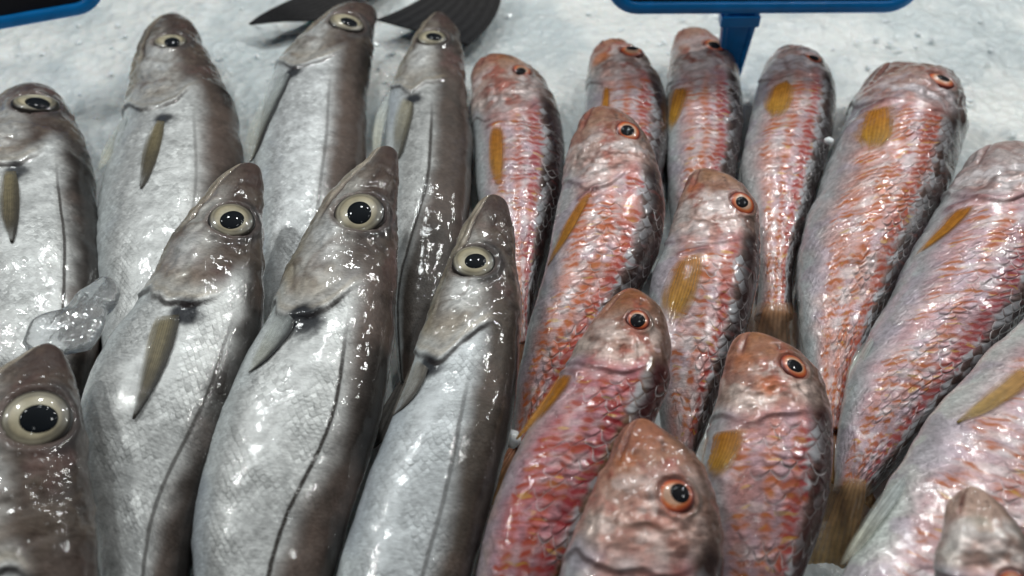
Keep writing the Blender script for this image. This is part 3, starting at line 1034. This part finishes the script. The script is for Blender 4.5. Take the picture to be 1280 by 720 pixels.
w3 = whiting('silver whiting with snout against a dark tail, pale black edged fin along its belly',
             (452, 3), [(415, 10, 470, 14), (375, 45, 469, 38), (347, 82, 465, 75), (328, 140, 460, 135), (317, 200, 457, 195),
                        (316, 270, 450, 265), (325, 350, 430, 345), (335, 440, 405, 440), (350, 530, 385, 530)],
             0.030, 0.010, 3, eye=(433, 27, 22, (437, 28), 0.42, 0.8), gill=[(349, 78), (366, 87), (388, 85), (410, 74), (432, 60)],
             spot=[(366, 91, 10, 0.95)], lateral=[(412, 100), (408, 170), (400, 230)], tint={'line': 0.4, 'silver': (0.62, 0.63, 0.63)})
fin(w3, 'pelvic_fin', [(346, 82), (328, 120), (306, 170), (301, 200)], [(366, 96), (347, 132), (327, 180), (320, 204)], *FIN_PALE, rays=5, dark_edge=('B', 0.97))

w4 = whiting('slimmest dark backed whiting of the far row, beside the red mullets',
             (548, 14), [(528, 30, 567, 28), (505, 70, 578, 60), (490, 110, 583, 110), (482, 170, 590, 180), (480, 240, 588, 250),
                         (485, 320, 575, 330), (492, 400, 550, 400), (500, 480, 525, 480)],
             0.028, 0.012, 4, eye=(540, 46, 19, (543, 46), 0.45, 0.8), gill=[(490, 108), (512, 116), (532, 108), (550, 95)],
             spot=[(517, 123, 9, 0.95)], lateral=[(540, 150), (535, 235), (508, 320), (495, 380)],
             tint={'back': (0.075, 0.063, 0.055), 'silver': (0.45, 0.45, 0.44), 'line': 0.9})
fin(w4, 'pectoral_fin', [(500, 120), (492, 150), (489, 192)], [(519, 130), (511, 162), (499, 205)], (0.55, 0.5, 0.36), (0.2, 0.18, 0.14), dark_edge=('B', 0.8))
fin(w4, 'pelvic_fin', [(488, 108), (468, 150), (463, 190)], [(495, 116), (480, 160), (474, 200)], *FIN_PALE, mat='fin_thin', rays=5)

w5 = whiting('near row whiting with a dark lateral line and an olive fin standing off its belly',
             (311, 203), [(294, 207, 325, 210), (281, 216, 329, 225), (245, 255, 329, 265), (208, 305, 330, 320), (183, 360, 329, 390), (135, 430, 312, 470),
                          (104, 500, 288, 560), (100, 590, 258, 650), (115, 690, 232, 750), (140, 800, 205, 860), (155, 900, 185, 950)],
             0.066, 0.024, 5, eye=(290, 275, 28, (291, 274), 0.46), gill=[(188, 360), (214, 384), (240, 386), (268, 368), (296, 345)],
             spot=[(230, 391, 16, 0.97)], lateral=[(285, 420), (262, 490), (232, 550), (200, 610), (180, 690)], tint={'line': 0.75})
fin(w5, 'pectoral_fin', [(190, 396), (177, 452), (163, 522)], [(228, 393), (207, 456), (170, 526)], *FIN_OLIVE, dark_edge=('B', 0.85))

w6 = whiting('largest silver whiting, broad bellied with diamond patterned scales, middle of the near row',
             (483, 182), [(468, 187, 496, 190), (456, 199, 498, 208), (412, 240, 497, 265), (365, 320, 495, 345), (336, 395, 492, 430), (290, 480, 478, 510),
                          (258, 560, 460, 580), (241, 650, 435, 660), (245, 750, 405, 760), (265, 860, 370, 870), (290, 960, 340, 970)],
             0.066, 0.026, 6, eye=(450, 266, 32, (450, 265), 0.45), gill=[(338, 372), (362, 392), (398, 388), (425, 368), (450, 345)],
             spot=[(380, 399, 19, 0.97)], lateral=[(432, 400), (428, 470), (412, 540), (375, 610), (350, 660), (335, 715)], tint={'line': 1.0})
fin(w6, 'pelvic_fin', [(343, 376), (326, 420), (309, 462)], [(372, 404), (347, 437), (312, 468)], *FIN_PALE, rays=6, dark_edge=('B', 0.97))  # its dark edge paints the shadowed gap between fin and body

w7 = whiting('near row whiting with a wet speckled brown back, lying against the red mullets',
             (618, 243), [(603, 248, 632, 251), (591, 261, 638, 267), (563, 320, 645, 325), (533, 400, 652, 390), (510, 470, 648, 465), (480, 550, 636, 550),
                          (450, 630, 612, 640), (422, 720, 585, 740), (410, 830, 550, 840), (430, 930, 510, 940)],
             0.064, 0.026, 7, eye=(591, 327, 27, (594, 327), 0.42), gill=[(518, 436), (535, 452), (560, 446), (585, 425), (606, 405)],
             spot=[(537, 456, 13, 0.95)], lateral=[(585, 470), (572, 540), (560, 610), (535, 690)],
             tint={'back': (0.082, 0.063, 0.05), 'silver': (0.55, 0.57, 0.58), 'line': 0.55})
fin(w7, 'pelvic_fin', [(518, 446), (504, 480), (489, 515)], [(537, 462), (517, 497), (492, 522)], (0.42, 0.38, 0.32), (0.3, 0.27, 0.23), rays=5, dark_edge=('B', 0.8))

w8 = whiting('big eyed whiting head nearest the camera at the lower left, its body cut off',
             (60, 429), [(40, 435, 76, 437), (22, 446, 84, 449), (-40, 490, 98, 490), (-80, 560, 113, 580), (-92, 650, 120, 660), (-92, 760, 120, 760),
                         (-70, 880, 105, 880), (-40, 980, 70, 980)],
             0.082, 0.04, 8, eye=(46, 522, 40, (50, 524), 0.46), gill=[(-60, 690), (-10, 720), (40, 712), (80, 690)],
             tint={'headtop': (0.10, 0.072, 0.058)})

# ------------------------------------------------------------------ red mullet
FO = ((0.44, 0.16, 0.015), (0.54, 0.25, 0.035))
FY = ((0.46, 0.18, 0.02), (0.56, 0.30, 0.04))

m1 = mullet('red mullet with a narrow orange fin, alone beside the slim dark backed whiting',
            (622, 70), [(600, 73, 650, 73), (591, 85, 668, 85), (589, 125, 692, 120), (591, 180, 705, 180), (597, 250, 700, 250),
                        (615, 320, 682, 320), (640, 385, 666, 385), (648, 430, 662, 430)],
            0.022, 0.014, 11, eye=(653, 88, 12, (651, 88), 0.5, 0.85), gill=[(592, 148), (625, 150), (648, 140), (675, 128)],
            flap=[(612,157),(632,154)], tint={'red': (0.40, 0.11, 0.10), 'flank': (0.58, 0.47, 0.47), 'marks': 0.8})
fin(m1, 'pectoral_fin', [(612, 158), (610, 195), (613, 226)], [(630, 158), (632, 195), (629, 234)], *FO)

m2 = mullet('red mullet with a bright red snout, mostly covered by the mullet lying on it',
            (765, 55), [(744, 58, 793, 57), (737, 75, 812, 76), (732, 115, 832, 115), (726, 180, 835, 180), (722, 240, 825, 240),
                        (718, 310, 800, 310), (720, 390, 760, 390)],
            0.020, 0.008, 12, eye=(790, 64, 15, (790, 60), 0.5, 0.85), gill=[(735, 104), (760, 106), (785, 98), (810, 92)],
            spot=[(752, 72, 14, 0.8)], tint={'marks': 0.9, 'face': (0.5, 0.26, 0.18)})
fin(m2, 'pectoral_fin', [(754, 108), (751, 130), (749, 150)], [(763, 110), (761, 135), (757, 150)], *FO, rays=4)

m4 = mullet('small red mullet in front of the blue sign stem',
            (868, 41), [(844, 44, 898, 46), (838, 72, 918, 72), (833, 120, 928, 120), (833, 180, 927, 180), (836, 240, 915, 240),
                        (842, 310, 890, 310), (850, 380, 870, 380)],
            0.020, 0.008, 14, eye=(893, 57, 14, (893, 56), 0.5, 0.85), gill=[(838, 102), (865, 102), (890, 98), (913, 95)],
            spot=[(855, 58, 10, 0.4)], flap=[(840,110),(863,105)], tint={'red': (0.40, 0.10, 0.10), 'flank': (0.60, 0.48, 0.48), 'marks': 0.75})
fin(m4, 'pectoral_fin', [(838, 112), (834, 138), (832, 165)], [(862, 108), (853, 135), (838, 166)], *FY, round_tip=False, rays=6)

m6 = mullet('slender red mullet tapering to a bare orange tail, its eye turned out of sight',
            (996, 67), [(962, 71, 1030, 71), (948, 105, 1043, 102), (935, 160, 1044, 150), (928, 210, 1030, 210), (936, 270, 1012, 270),
                        (946, 330, 993, 330), (948, 372, 990, 372), (944, 398, 992, 398)],
            0.022, 0.010, 16, eye=(1018, 73, 11, (1018, 72), 0.6, 0.6), gill=[(942, 98), (975, 98), (1008, 93), (1032, 95)],
            flap=[(962,107),(995,93)], tint={'marks': 0.75, 'belly': (0.66, 0.67, 0.67), 'hmul': (0.98, 0.9, 0.9), 'hred': 0.3}, tail=False)
fin(m6, 'pectoral_fin', [(964, 108), (957, 130), (962, 148)], [(994, 96), (987, 130), (974, 150)], *FY, round_tip=False)
fin(m6, 'tail_fin', [(948, 378), (938, 405), (930, 445), (925, 480)], [(990, 378), (992, 405), (995, 445), (1000, 490)], (0.60, 0.30, 0.15), (0.62, 0.54, 0.43),
    mat='fin_thin', rays=11, lift=0.001, ridge=0.0002, round_tip=False)

m7 = mullet('big orange marked red mullet with a broad fan shaped fin, last in the far row',
            (1125, 76), [(1095, 86, 1170, 82), (1070, 122, 1200, 100), (1042, 180, 1209, 145), (1018, 245, 1196, 215), (1001, 310, 1165, 288),
                         (997, 370, 1130, 352), (1003, 430, 1096, 422), (1016, 490, 1065, 490), (1028, 540, 1050, 540)],
            0.028, 0.012, 17, eye=(1178, 98, 18, (1180, 98), 0.45, 0.7), gill=[(1063, 130), (1105, 124), (1150, 132), (1188, 148)],
            flap=[(1078,138),(1118,128)], tint={'orange': (0.52, 0.20, 0.06), 'red': (0.44, 0.13, 0.05), 'marks': 0.85, 'hmul': (0.92, 0.86, 0.88), 'hred': 0.4})
fin(m7, 'pectoral_fin', [(1078, 140), (1068, 165), (1078, 186)], [(1119, 130), (1119, 165), (1100, 192)], *FY, round_tip=False)

m3 = mullet('long red mullet on top of another, its narrow orange fin folded along a pale belly',
            (752, 132), [(730, 142, 783, 142), (715, 172, 806, 165), (705, 215, 825, 215), (694, 275, 831, 280), (680, 340, 812, 345),
                         (663, 400, 776, 405), (650, 460, 735, 465), (641, 520, 690, 520), (640, 560, 665, 560)],
            0.048, 0.014, 13, eye=(785, 163, 16, (785, 163), 0.5), gill=[(702, 225), (735, 236), (765, 228), (795, 210)],
            flap=[(728,246),(744,234)], tint={'orange': (0.55, 0.19, 0.06), 'red': (0.46, 0.09, 0.055), 'marks': 0.95})
fin(m3, 'pectoral_fin', [(726, 246), (700, 290), (680, 336)], [(742, 238), (722, 280), (689, 328)], *FO)

m5 = mullet('red mullet with a broad yellow fin, lying over the small one by the sign stem',
            (880, 210), [(862, 220, 917, 222), (850, 250, 944, 253), (835, 300, 950, 300), (815, 350, 947, 360), (814, 410, 930, 422),
                         (818, 470, 905, 480), (826, 540, 880, 550), (838, 600, 860, 605)],
            0.046, 0.018, 15, eye=(928, 253, 17, (928, 253), 0.45), gill=[(832, 304), (872, 306), (908, 303), (938, 295)],
            spot=[(866, 236, 12, 0.4)], flap=[(850,318),(884,311)], tint={'flank': (0.62, 0.50, 0.49), 'marks': 0.8})
fin(m5, 'pectoral_fin', [(846, 325), (830, 370), (828, 402)], [(880, 314), (869, 365), (846, 412)], *FY, round_tip=False)

m8 = mullet('lilac grey red mullet with a wet golden tail, running in from the right edge',
            (1255, 177), [(1215, 193, 1300, 185), (1190, 235, 1332, 220), (1150, 300, 1342, 280), (1110, 370, 1312, 370), (1075, 440, 1255, 450),
                          (1053, 510, 1186, 520), (1044, 570, 1122, 585), (1042, 612, 1085, 620)],
            0.036, 0.018, 18, gill=[(1188, 240), (1225, 252), (1265, 250), (1300, 235)], hl=0.2,
            flap=[(1190,262),(1228,250)], tint={'flank': (0.58, 0.48, 0.52), 'red': (0.36, 0.10, 0.10), 'marks': 0.75, 'face': (0.52, 0.46, 0.45), 'hmul': (1, 0.95, 0.95), 'hred': 0.15}, tail=False)
fin(m8, 'pectoral_fin', [(1186, 264), (1160, 298), (1139, 322)], [(1226, 254), (1196, 284), (1145, 320)], *FO)
fin(m8, 'pelvic_fin', [(1088, 418), (1064, 450), (1054, 492)], [(1094, 428), (1080, 460), (1062, 498)], *FIN_PALE, mat='fin_thin', rays=5)
fin(m8, 'tail_fin', [(1046, 596), (1028, 640), (1008, 690), (985, 750)], [(1090, 600), (1082, 645), (1078, 690), (1080, 750)], (0.60, 0.36, 0.18), (0.64, 0.48, 0.22),
    mat='fin_thin', rays=11, ridge=0.0003, round_tip=False)

m11 = mullet('dark crimson mullet with a purple flank, its head resting on the long orange finned one',
             (790, 360), [(768, 370, 818, 376), (736, 408, 836, 412), (706, 460, 836, 475), (665, 530, 811, 540), (630, 600, 776, 610),
                          (606, 670, 743, 680), (592, 750, 705, 755), (592, 840, 665, 840), (602, 920, 635, 920)],
             0.064, 0.028, 21, eye=(797, 400, 15, (797, 401), 0.6), gill=[(722, 450), (752, 466), (788, 462), (815, 455)],
             flap=[(702,466),(722,466)], tint={'red': (0.34, 0.045, 0.05), 'orange': (0.40, 0.09, 0.05), 'flank': (0.50, 0.36, 0.40), 'belly': (0.62, 0.5, 0.48), 'back': (0.25, 0.20, 0.09),
                   'marks': 1.0, 'wash': 0.4, 'face': (0.42, 0.25, 0.17), 'hmul': (0.84, 0.68, 0.60)})
fin(m11, 'pectoral_fin', [(698, 468), (668, 512), (643, 548)], [(720, 470), (690, 508), (648, 550)], *FO)

m13 = mullet('red mullet with a coral pink head, orange ringed eye, lying across the bare orange tail',
             (945, 415), [(920, 422, 985, 430), (905, 468, 1025, 468), (890, 530, 1040, 530), (878, 590, 1041, 590), (878, 650, 1028, 655),
                          (885, 730, 1000, 735), (900, 820, 970, 820), (915, 900, 945, 900)],
             0.058, 0.026, 23, eye=(993, 457, 19, (993, 457), 0.5), gill=[(900, 522), (935, 530), (968, 522), (1005, 512)],
             spot=[(930, 455, 18, 0.5), (960, 480, 16, 0.4)], flap=[(888,540),(934,530)], tint={'red': (0.40, 0.10, 0.08), 'flank': (0.56, 0.42, 0.42), 'face': (0.52, 0.29, 0.21), 'hmul': (0.86, 0.70, 0.62), 'marks': 0.75, 'wash': 0.2})
fin(m13, 'pectoral_fin', [(888, 542), (881, 566), (879, 592)], [(932, 534), (921, 566), (896, 602)], *FY, round_tip=False)

m9 = mullet('large pale iridescent red mullet filling the lower corner, its head beyond the right edge',
            (1400, 320), [(1350, 330, 1440, 370), (1275, 400, 1460, 450), (1215, 465, 1450, 540), (1165, 520, 1420, 630), (1120, 590, 1370, 720),
                          (1076, 670, 1300, 800), (1036, 750, 1220, 870), (1000, 840, 1130, 930), (980, 920, 1050, 960)],
            0.058, 0.034, 19, hl=0.17, tint={'flank': (0.60, 0.51, 0.53), 'belly': (0.68, 0.72, 0.68), 'marks': 0.6}, th=0.5)
fin(m9, 'pectoral_fin', [(1275, 452), (1230, 492), (1193, 526)], [(1294, 480), (1242, 512), (1200, 530)], (0.50, 0.26, 0.07), (0.52, 0.36, 0.13))
fin(m9, 'pelvic_fin', [(1128, 580), (1086, 640), (1045, 705)], [(1134, 612), (1104, 652), (1060, 706)], *FIN_PALE, rays=5)

m12 = mullet('red mullet nearest the camera in the centre, only its big mottled head in view',
             (803, 523), [(780, 534, 832, 538), (756, 580, 872, 573), (730, 640, 897, 630), (705, 700, 904, 700), (686, 790, 895, 790),
                          (682, 880, 860, 880), (695, 970, 800, 970)],
             0.078, 0.04, 22, eye=(846, 618, 24, (850, 617), 0.5), gill=[(722, 690), (780, 715), (840, 715), (880, 700)],
             spot=[(782, 573, 18, 0.5)], tint={'face': (0.52, 0.33, 0.25), 'marks': 0.8, 'hmul': (0.98, 0.78, 0.70), 'hred': 0.9})

m10 = mullet('blurred red mullet head lying on the large pale one in the lower right corner',
             (1215, 608), [(1190, 621, 1244, 624), (1176, 670, 1280, 668), (1165, 740, 1312, 730), (1152, 830, 1320, 820), (1152, 930, 1280, 930),
                           (1165, 1020, 1220, 1020)],
             0.092, 0.05, 20, eye=(1266, 732, 20, (1266, 735), 0.5), hl=0.3, tint={'face': (0.56, 0.52, 0.46), 'marks': 0.6, 'hmul': (1.2, 1.13, 1.06), 'hred': 0.15})

# ------------------------------------------------------------------ dark tails beyond
def dark_tail(label, seed, tip, st, z, A, B):
    f = make_fish('whiting', 'dark_fish', label, 'fish', 'dark fish beyond the far row', tip, st, z, z * 0.8, seed, N=90, M=60, tail=False, fit=False,
                  tint={'back': (0.05, 0.048, 0.046), 'silver': (0.12, 0.12, 0.12), 'dorsal': (0.03, 0.03, 0.03)})
    n, m = 30, 41
    a, b = resample(A, n), resample(B, n)
    v = np.linspace(0, 1, m)
    g = a[:, None] * (1 - v[None, :, None]) + b[:, None] * v[None, :, None]
    u = np.linspace(0, 1, n)
    zz = z * 0.9 + (0.012 - z * 0.9) * u[:, None] + 0.0003 * np.cos(v * 50)[None]
    G = unproj(g, zz)
    c = mix((0.030, 0.027, 0.026), (0.015, 0.015, 0.017), np.repeat(u[:, None], m, 1)) * (0.85 + 0.25 * (0.5 + 0.5 * np.cos(v * 50)))[None, :, None]
    shell('tail_fin', G, f.root, f.origin, c, MAT['dark_fin'], 0.0008)


dark_tail('dark fish beyond the rows whose charcoal tail tip points left over bare ice', 31,
          (640, -240), [(600, -250, 665, -215), (530, -210, 620, -150), (480, -150, 560, -90), (445, -80, 500, -40), (432, -35, 468, -12)],
          0.02, [(432, -30), (390, -12), (350, 6), (330, 16), (311, 30)], [(470, -14), (440, 4), (400, 24), (350, 27), (313, 31)])
dark_tail('dark fish beyond the rows whose black tail spreads behind the slim whiting head', 32,
          (700, -260), [(670, -270, 735, -250), (620, -220, 720, -190), (580, -160, 680, -120), (555, -80, 632, -60), (552, -30, 612, -25)],
          0.02, [(552, -28), (530, -4), (505, 10), (490, 17), (470, 25)], [(625, -28), (626, 0), (614, 28), (600, 44), (585, 57)])


# ------------------------------------------------------------------ lump of clear ice on the edge whiting
def ice_chunk():
    poly = [(28, 428), (40, 402), (62, 392), (84, 386), (100, 366), (118, 354), (133, 345), (146, 352), (150, 368), (144, 378), (134, 385), (132, 400),
            (122, 420), (112, 432), (96, 437), (80, 440), (60, 446), (40, 446)]
    pp = np.array(poly + [poly[0]], float)
    out = resample(pp, 96)[:-1]
    c = np.array([88, 405.0])
    nr = 22
    top, bot = [], []
    r = np.linspace(0, 1, nr)
    for k in r:
        p = c + (out - c) * k
        dome = 0.0045 * (1 - k ** 4) ** 0.5
        q = unproj(p, 0.054)
        nz = (fbm(q, 120, 77, 3) - 0.5) * 0.004 * (1 - k ** 6)
        t = q.copy()
        t[:, 2] += dome * 0.8 + nz
        bq = q.copy()
        bq[:, 2] -= dome * 1.2 + 0.0005
        top.append(t)
        bot.append(bq)
    n = len(out)
    V = np.vstack(top + bot[::-1][1:])
    m, nt, b = new_mat('clear_ice')
    b.inputs['Base Color'].default_value = (0.90, 0.92, 0.93, 1)
    b.inputs['Roughness'].default_value = 0.16
    b.inputs['IOR'].default_value = 1.31
    b.inputs['Transmission Weight'].default_value = 0.85
    b.inputs['Coat Weight'].default_value = 0.8
    b.inputs['Coat Roughness'].default_value = 0.05
    ob = nd(nt, 'ShaderNodeTexCoord').outputs['Object']
    n1 = nd(nt, 'ShaderNodeTexNoise', Vector=ob, Scale=160.0, Detail=3.0)
    lk(nt, bump(nt, n1.outputs[0], 0.5, 0.002), b.inputs['Normal'])
    o = link_mesh('ice_chunk', V, [tuple(int(x) for x in f) for f in grid_faces(2 * nr - 1, n, True)], m, None, (0, 0, 0), True)
    o['label'] = 'melting lump of clear ice lying on the lower body of the far left whiting'
    o['category'] = 'ice'


ice_chunk()


def small_chip(label, px, z, size, seed):
    r = np.random.RandomState(seed)
    c = unproj(np.array(px, float), z)
    V, Fc = [], []
    nu, nv = 9, 14
    for i in range(nu):
        for j in range(nv):
            t, p = math.pi * i / (nu - 1), 2 * math.pi * j / nv
            V.append((math.sin(t) * math.cos(p), math.sin(t) * math.sin(p), 0.7 * math.cos(t)))
    V = np.array(V)
    V = V * (0.7 + 0.8 * fbm(V + 5, 1.7, seed, 3))[:, None] * size + c
    o = link_mesh('ice_chip', V, [tuple(int(x) for x in f) for f in grid_faces(nu, nv, True)], bpy.data.materials['ice_grain'], None, (0, 0, 0), True)
    o['label'] = label
    o['category'] = 'ice'
    o['group'] = 'small ice chips left on the fish'


small_chip('tiny white ice chip stuck between the slender mullet and the big orange marked one', (1036, 176), 0.034, 0.0026, 3)
small_chip('small white ice chip in the dark gap beside the crimson mullet', (640, 548), 0.036, 0.0036, 4)


# ------------------------------------------------------------------ blue price sign holders
def plain(name, col, rough=0.35, coat=0.3):
    m, nt, b = new_mat(name)
    ob = nd(nt, 'ShaderNodeTexCoord').outputs['Object']
    n1 = nd(nt, 'ShaderNodeTexNoise', Vector=ob, Scale=60.0, Detail=4.0)
    c = mixc(nt, mrange(nt, n1.outputs[0], 0.3, 0.7, 0, 1), tuple(x * 0.85 for x in col), tuple(min(1, x * 1.12) for x in col))
    lk(nt, c, b.inputs['Base Color'])
    b.inputs['Roughness'].default_value = rough
    b.inputs['Coat Weight'].default_value = coat
    lk(nt, bump(nt, n1.outputs[0], 0.15, 0.001), b.inputs['Normal'])
    return m


MAT['blue'] = plain('blue_plastic', (0.003, 0.30, 0.85))
MAT['black'] = plain('black_card', (0.008, 0.008, 0.014), 0.5, 0.0)


def sign(label, pl, pr, zb, height, stem_px):
    A, B = unproj(np.array(pl, float), zb), unproj(np.array(pr, float), zb)
    ux = (B - A)
    wd = np.linalg.norm(ux)
    ux /= wd
    uz = np.array([0, 0.0, 1.0])
    uy = np.cross(uz, ux)
    lean = 0.18
    vz = uz * math.cos(lean) + uy * math.sin(lean)      # leans back
    nrm = np.cross(ux, vz)
    root = empty('price_sign', (A + B) / 2 * np.array([1, 1, 0]), label, 'sign', 'blue price signs stuck in the ice')
    og = np.array(root.location)
    cr = 0.018
    hw, hh = wd / 2, height
    path = []
    for (cx, cz, a0) in ((hw - cr, cr, -90), (hw - cr, hh - cr, 0), (-hw + cr, hh - cr, 90), (-hw + cr, cr, 180)):
        for k in range(9):
            a = math.radians(a0 + 90 * k / 8)
            path.append((cx + cr * math.cos(a), cz + cr * math.sin(a)))
    path = np.array(path)
    n = len(path)
    tang = np.roll(path, -1, 0) - np.roll(path, 1, 0)
    tang /= np.linalg.norm(tang, axis=1)[:, None]
    out = np.stack([tang[:, 1], -tang[:, 0]], 1)
    prof = []
    for k in range(16):
        a = 2 * math.pi * k / 16
        prof.append((0.0040 * np.sign(math.cos(a)) * abs(math.cos(a)) ** 0.6, 0.0045 * np.sign(math.sin(a)) * abs(math.sin(a)) ** 0.6))
    mid = (A + B) / 2
    V = []
    for i in range(n):
        for (po, pn) in prof:
            q = path[i] + out[i] * po
            V.append(mid + ux * q[0] + vz * q[1] + nrm * pn)
    link_mesh('frame', np.array(V), [tuple(int(x) for x in f) for f in np.vstack([grid_faces(n, 16, True), np.stack([(n - 1) * 16 + np.arange(16), (n - 1) * 16 + (np.arange(16) + 1) % 16, (np.arange(16) + 1) % 16, np.arange(16)], 1)])],
              MAT['blue'], root, og)
    # black card inside the frame
    V, fc = [], []
    for s in (-0.0012, 0.0012):
        for i in range(n):
            q = path[i] - out[i] * 0.001
            V.append(mid + ux * q[0] + vz * q[1] + nrm * s)
    fc = [tuple(range(n)), tuple(range(2 * n - 1, n - 1, -1))] + [(i, (i + 1) % n, n + (i + 1) % n, n + i) for i in range(n)]
    link_mesh('card', np.array(V), fc, MAT['black'], root, og, smooth=False)
    # tapering stem with raised side flanges
    sx = stem_px
    w_top, w_bot = 0.0118, 0.0055
    secs = []
    for k in range(14):
        t = k / 13
        z = -0.002 - t * (zb + 0.012)
        w = w_top + (w_bot - w_top) * t
        ctr = mid + ux * sx + uz * z
        sec = []
        for (a, b2) in ((-1, -0.0035), (1, -0.0035), (1, 0.004), (0.72, 0.004), (0.66, 0.0022), (-0.66, 0.0022), (-0.72, 0.004), (-1, 0.004)):
            sec.append(ctr + ux * a * w - uy * b2)
        secs.append(sec)
    V = np.array(secs).reshape(-1, 3)
    fc = [tuple(int(x) for x in f) for f in grid_faces(14, 8, True)] + [tuple(range(8)), tuple(range(13 * 8 + 7, 13 * 8 - 1, -1))]
    st = link_mesh('stem', V, fc, MAT['blue'], root, og, smooth=False)
    bv = st.modifiers.new('b', 'BEVEL')
    bv.width = 0.0006
    bv.segments = 2
    bv.limit_method = 'ANGLE'
    # collar under the frame
    V = []
    for z in (-0.0045, -0.0125):
        for (a, b2) in ((-1, -0.0045), (1, -0.0045), (1, 0.0050), (-1, 0.0050)):
            V.append(mid + ux * (sx + a * 0.0128) + uz * z - uy * b2)
    cl = link_mesh('collar', np.array(V), [(0, 1, 2, 3), (7, 6, 5, 4), (0, 4, 5, 1), (1, 5, 6, 2), (2, 6, 7, 3), (3, 7, 4, 0)], MAT['blue'], root, og, smooth=False)
    bv = cl.modifiers.new('b', 'BEVEL')
    bv.width = 0.001
    bv.segments = 2


sign('blue framed black price sign on a stem behind the red mullets', (762, 9), (1140, 7), 0.058, 0.13, -0.0125)
sign('blue framed black price sign, one rounded corner showing above the left whiting', (-215, 66), (132, 4), 0.058, 0.13, -0.03)


# ------------------------------------------------------------------ lamps over the counter, plus one added fill lamp
def lamp(loc, size, power, colr=(1, 0.97, 0.93), target=(0, 0.38, 0.02), name='counter_lamp'):
    l = bpy.data.lights.new(name, 'AREA')
    l.shape = 'DISK'
    l.size = size
    l.energy = power
    l.color = colr
    o = bpy.data.objects.new(name, l)
    COL.objects.link(o)
    o.location = loc
    d = Vector(target) - Vector(loc)
    o.rotation_euler = d.to_track_quat('-Z', 'Y').to_euler()
    return o


for lx, ly, lz, pw in ((0.15, 1.10, 1.20, 2.2), (0.60, 1.00, 1.10, 2.2), (1.05, 0.75, 1.00, 2.4), (0.80, 1.30, 0.85, 1.6), (-0.95, 0.45, 1.05, 2.0),
                       (0.55, 0.50, 1.30, 1.3)):
    lamp((lx, ly, lz), 0.05, pw, (0.97, 1.0, 0.98))
for lx, ly, lz, pw in ((-0.70, 0.75, 1.25, 2.8), (-0.20, 1.10, 1.25, 2.6), (0.0, -0.15, 1.45, 0.4)):  # the last, weak one on the camera side is an added fill lamp
    lamp((lx, ly, lz), 0.10, pw, (0.95, 1.0, 1.0))

w = bpy.data.worlds.new('World')
scene.world = w
w.use_nodes = True
bg = w.node_tree.nodes['Background']
bg.inputs[0].default_value = (0.80, 0.88, 1.0, 1)
bg.inputs[1].default_value = 0.022

cam = bpy.data.cameras.new('camera')
cam.angle = HFOV
cam.clip_start = 0.01
cam.clip_end = 50
cam.dof.use_dof = True
cam.dof.focus_distance = 0.43
cam.dof.aperture_fstop = 7.5
co = bpy.data.objects.new('camera', cam)
COL.objects.link(co)
co.location = tuple(CAM)
co.rotation_euler = (math.pi / 2 - PITCH, 0, 0)
scene.camera = co
scene.view_settings.view_transform = 'Standard'
scene.view_settings.look = 'None'
scene.view_settings.exposure = 0.3
scene.view_settings.gamma = 1
scene.cycles.use_denoising = True
scene.cycles.max_bounces = 8
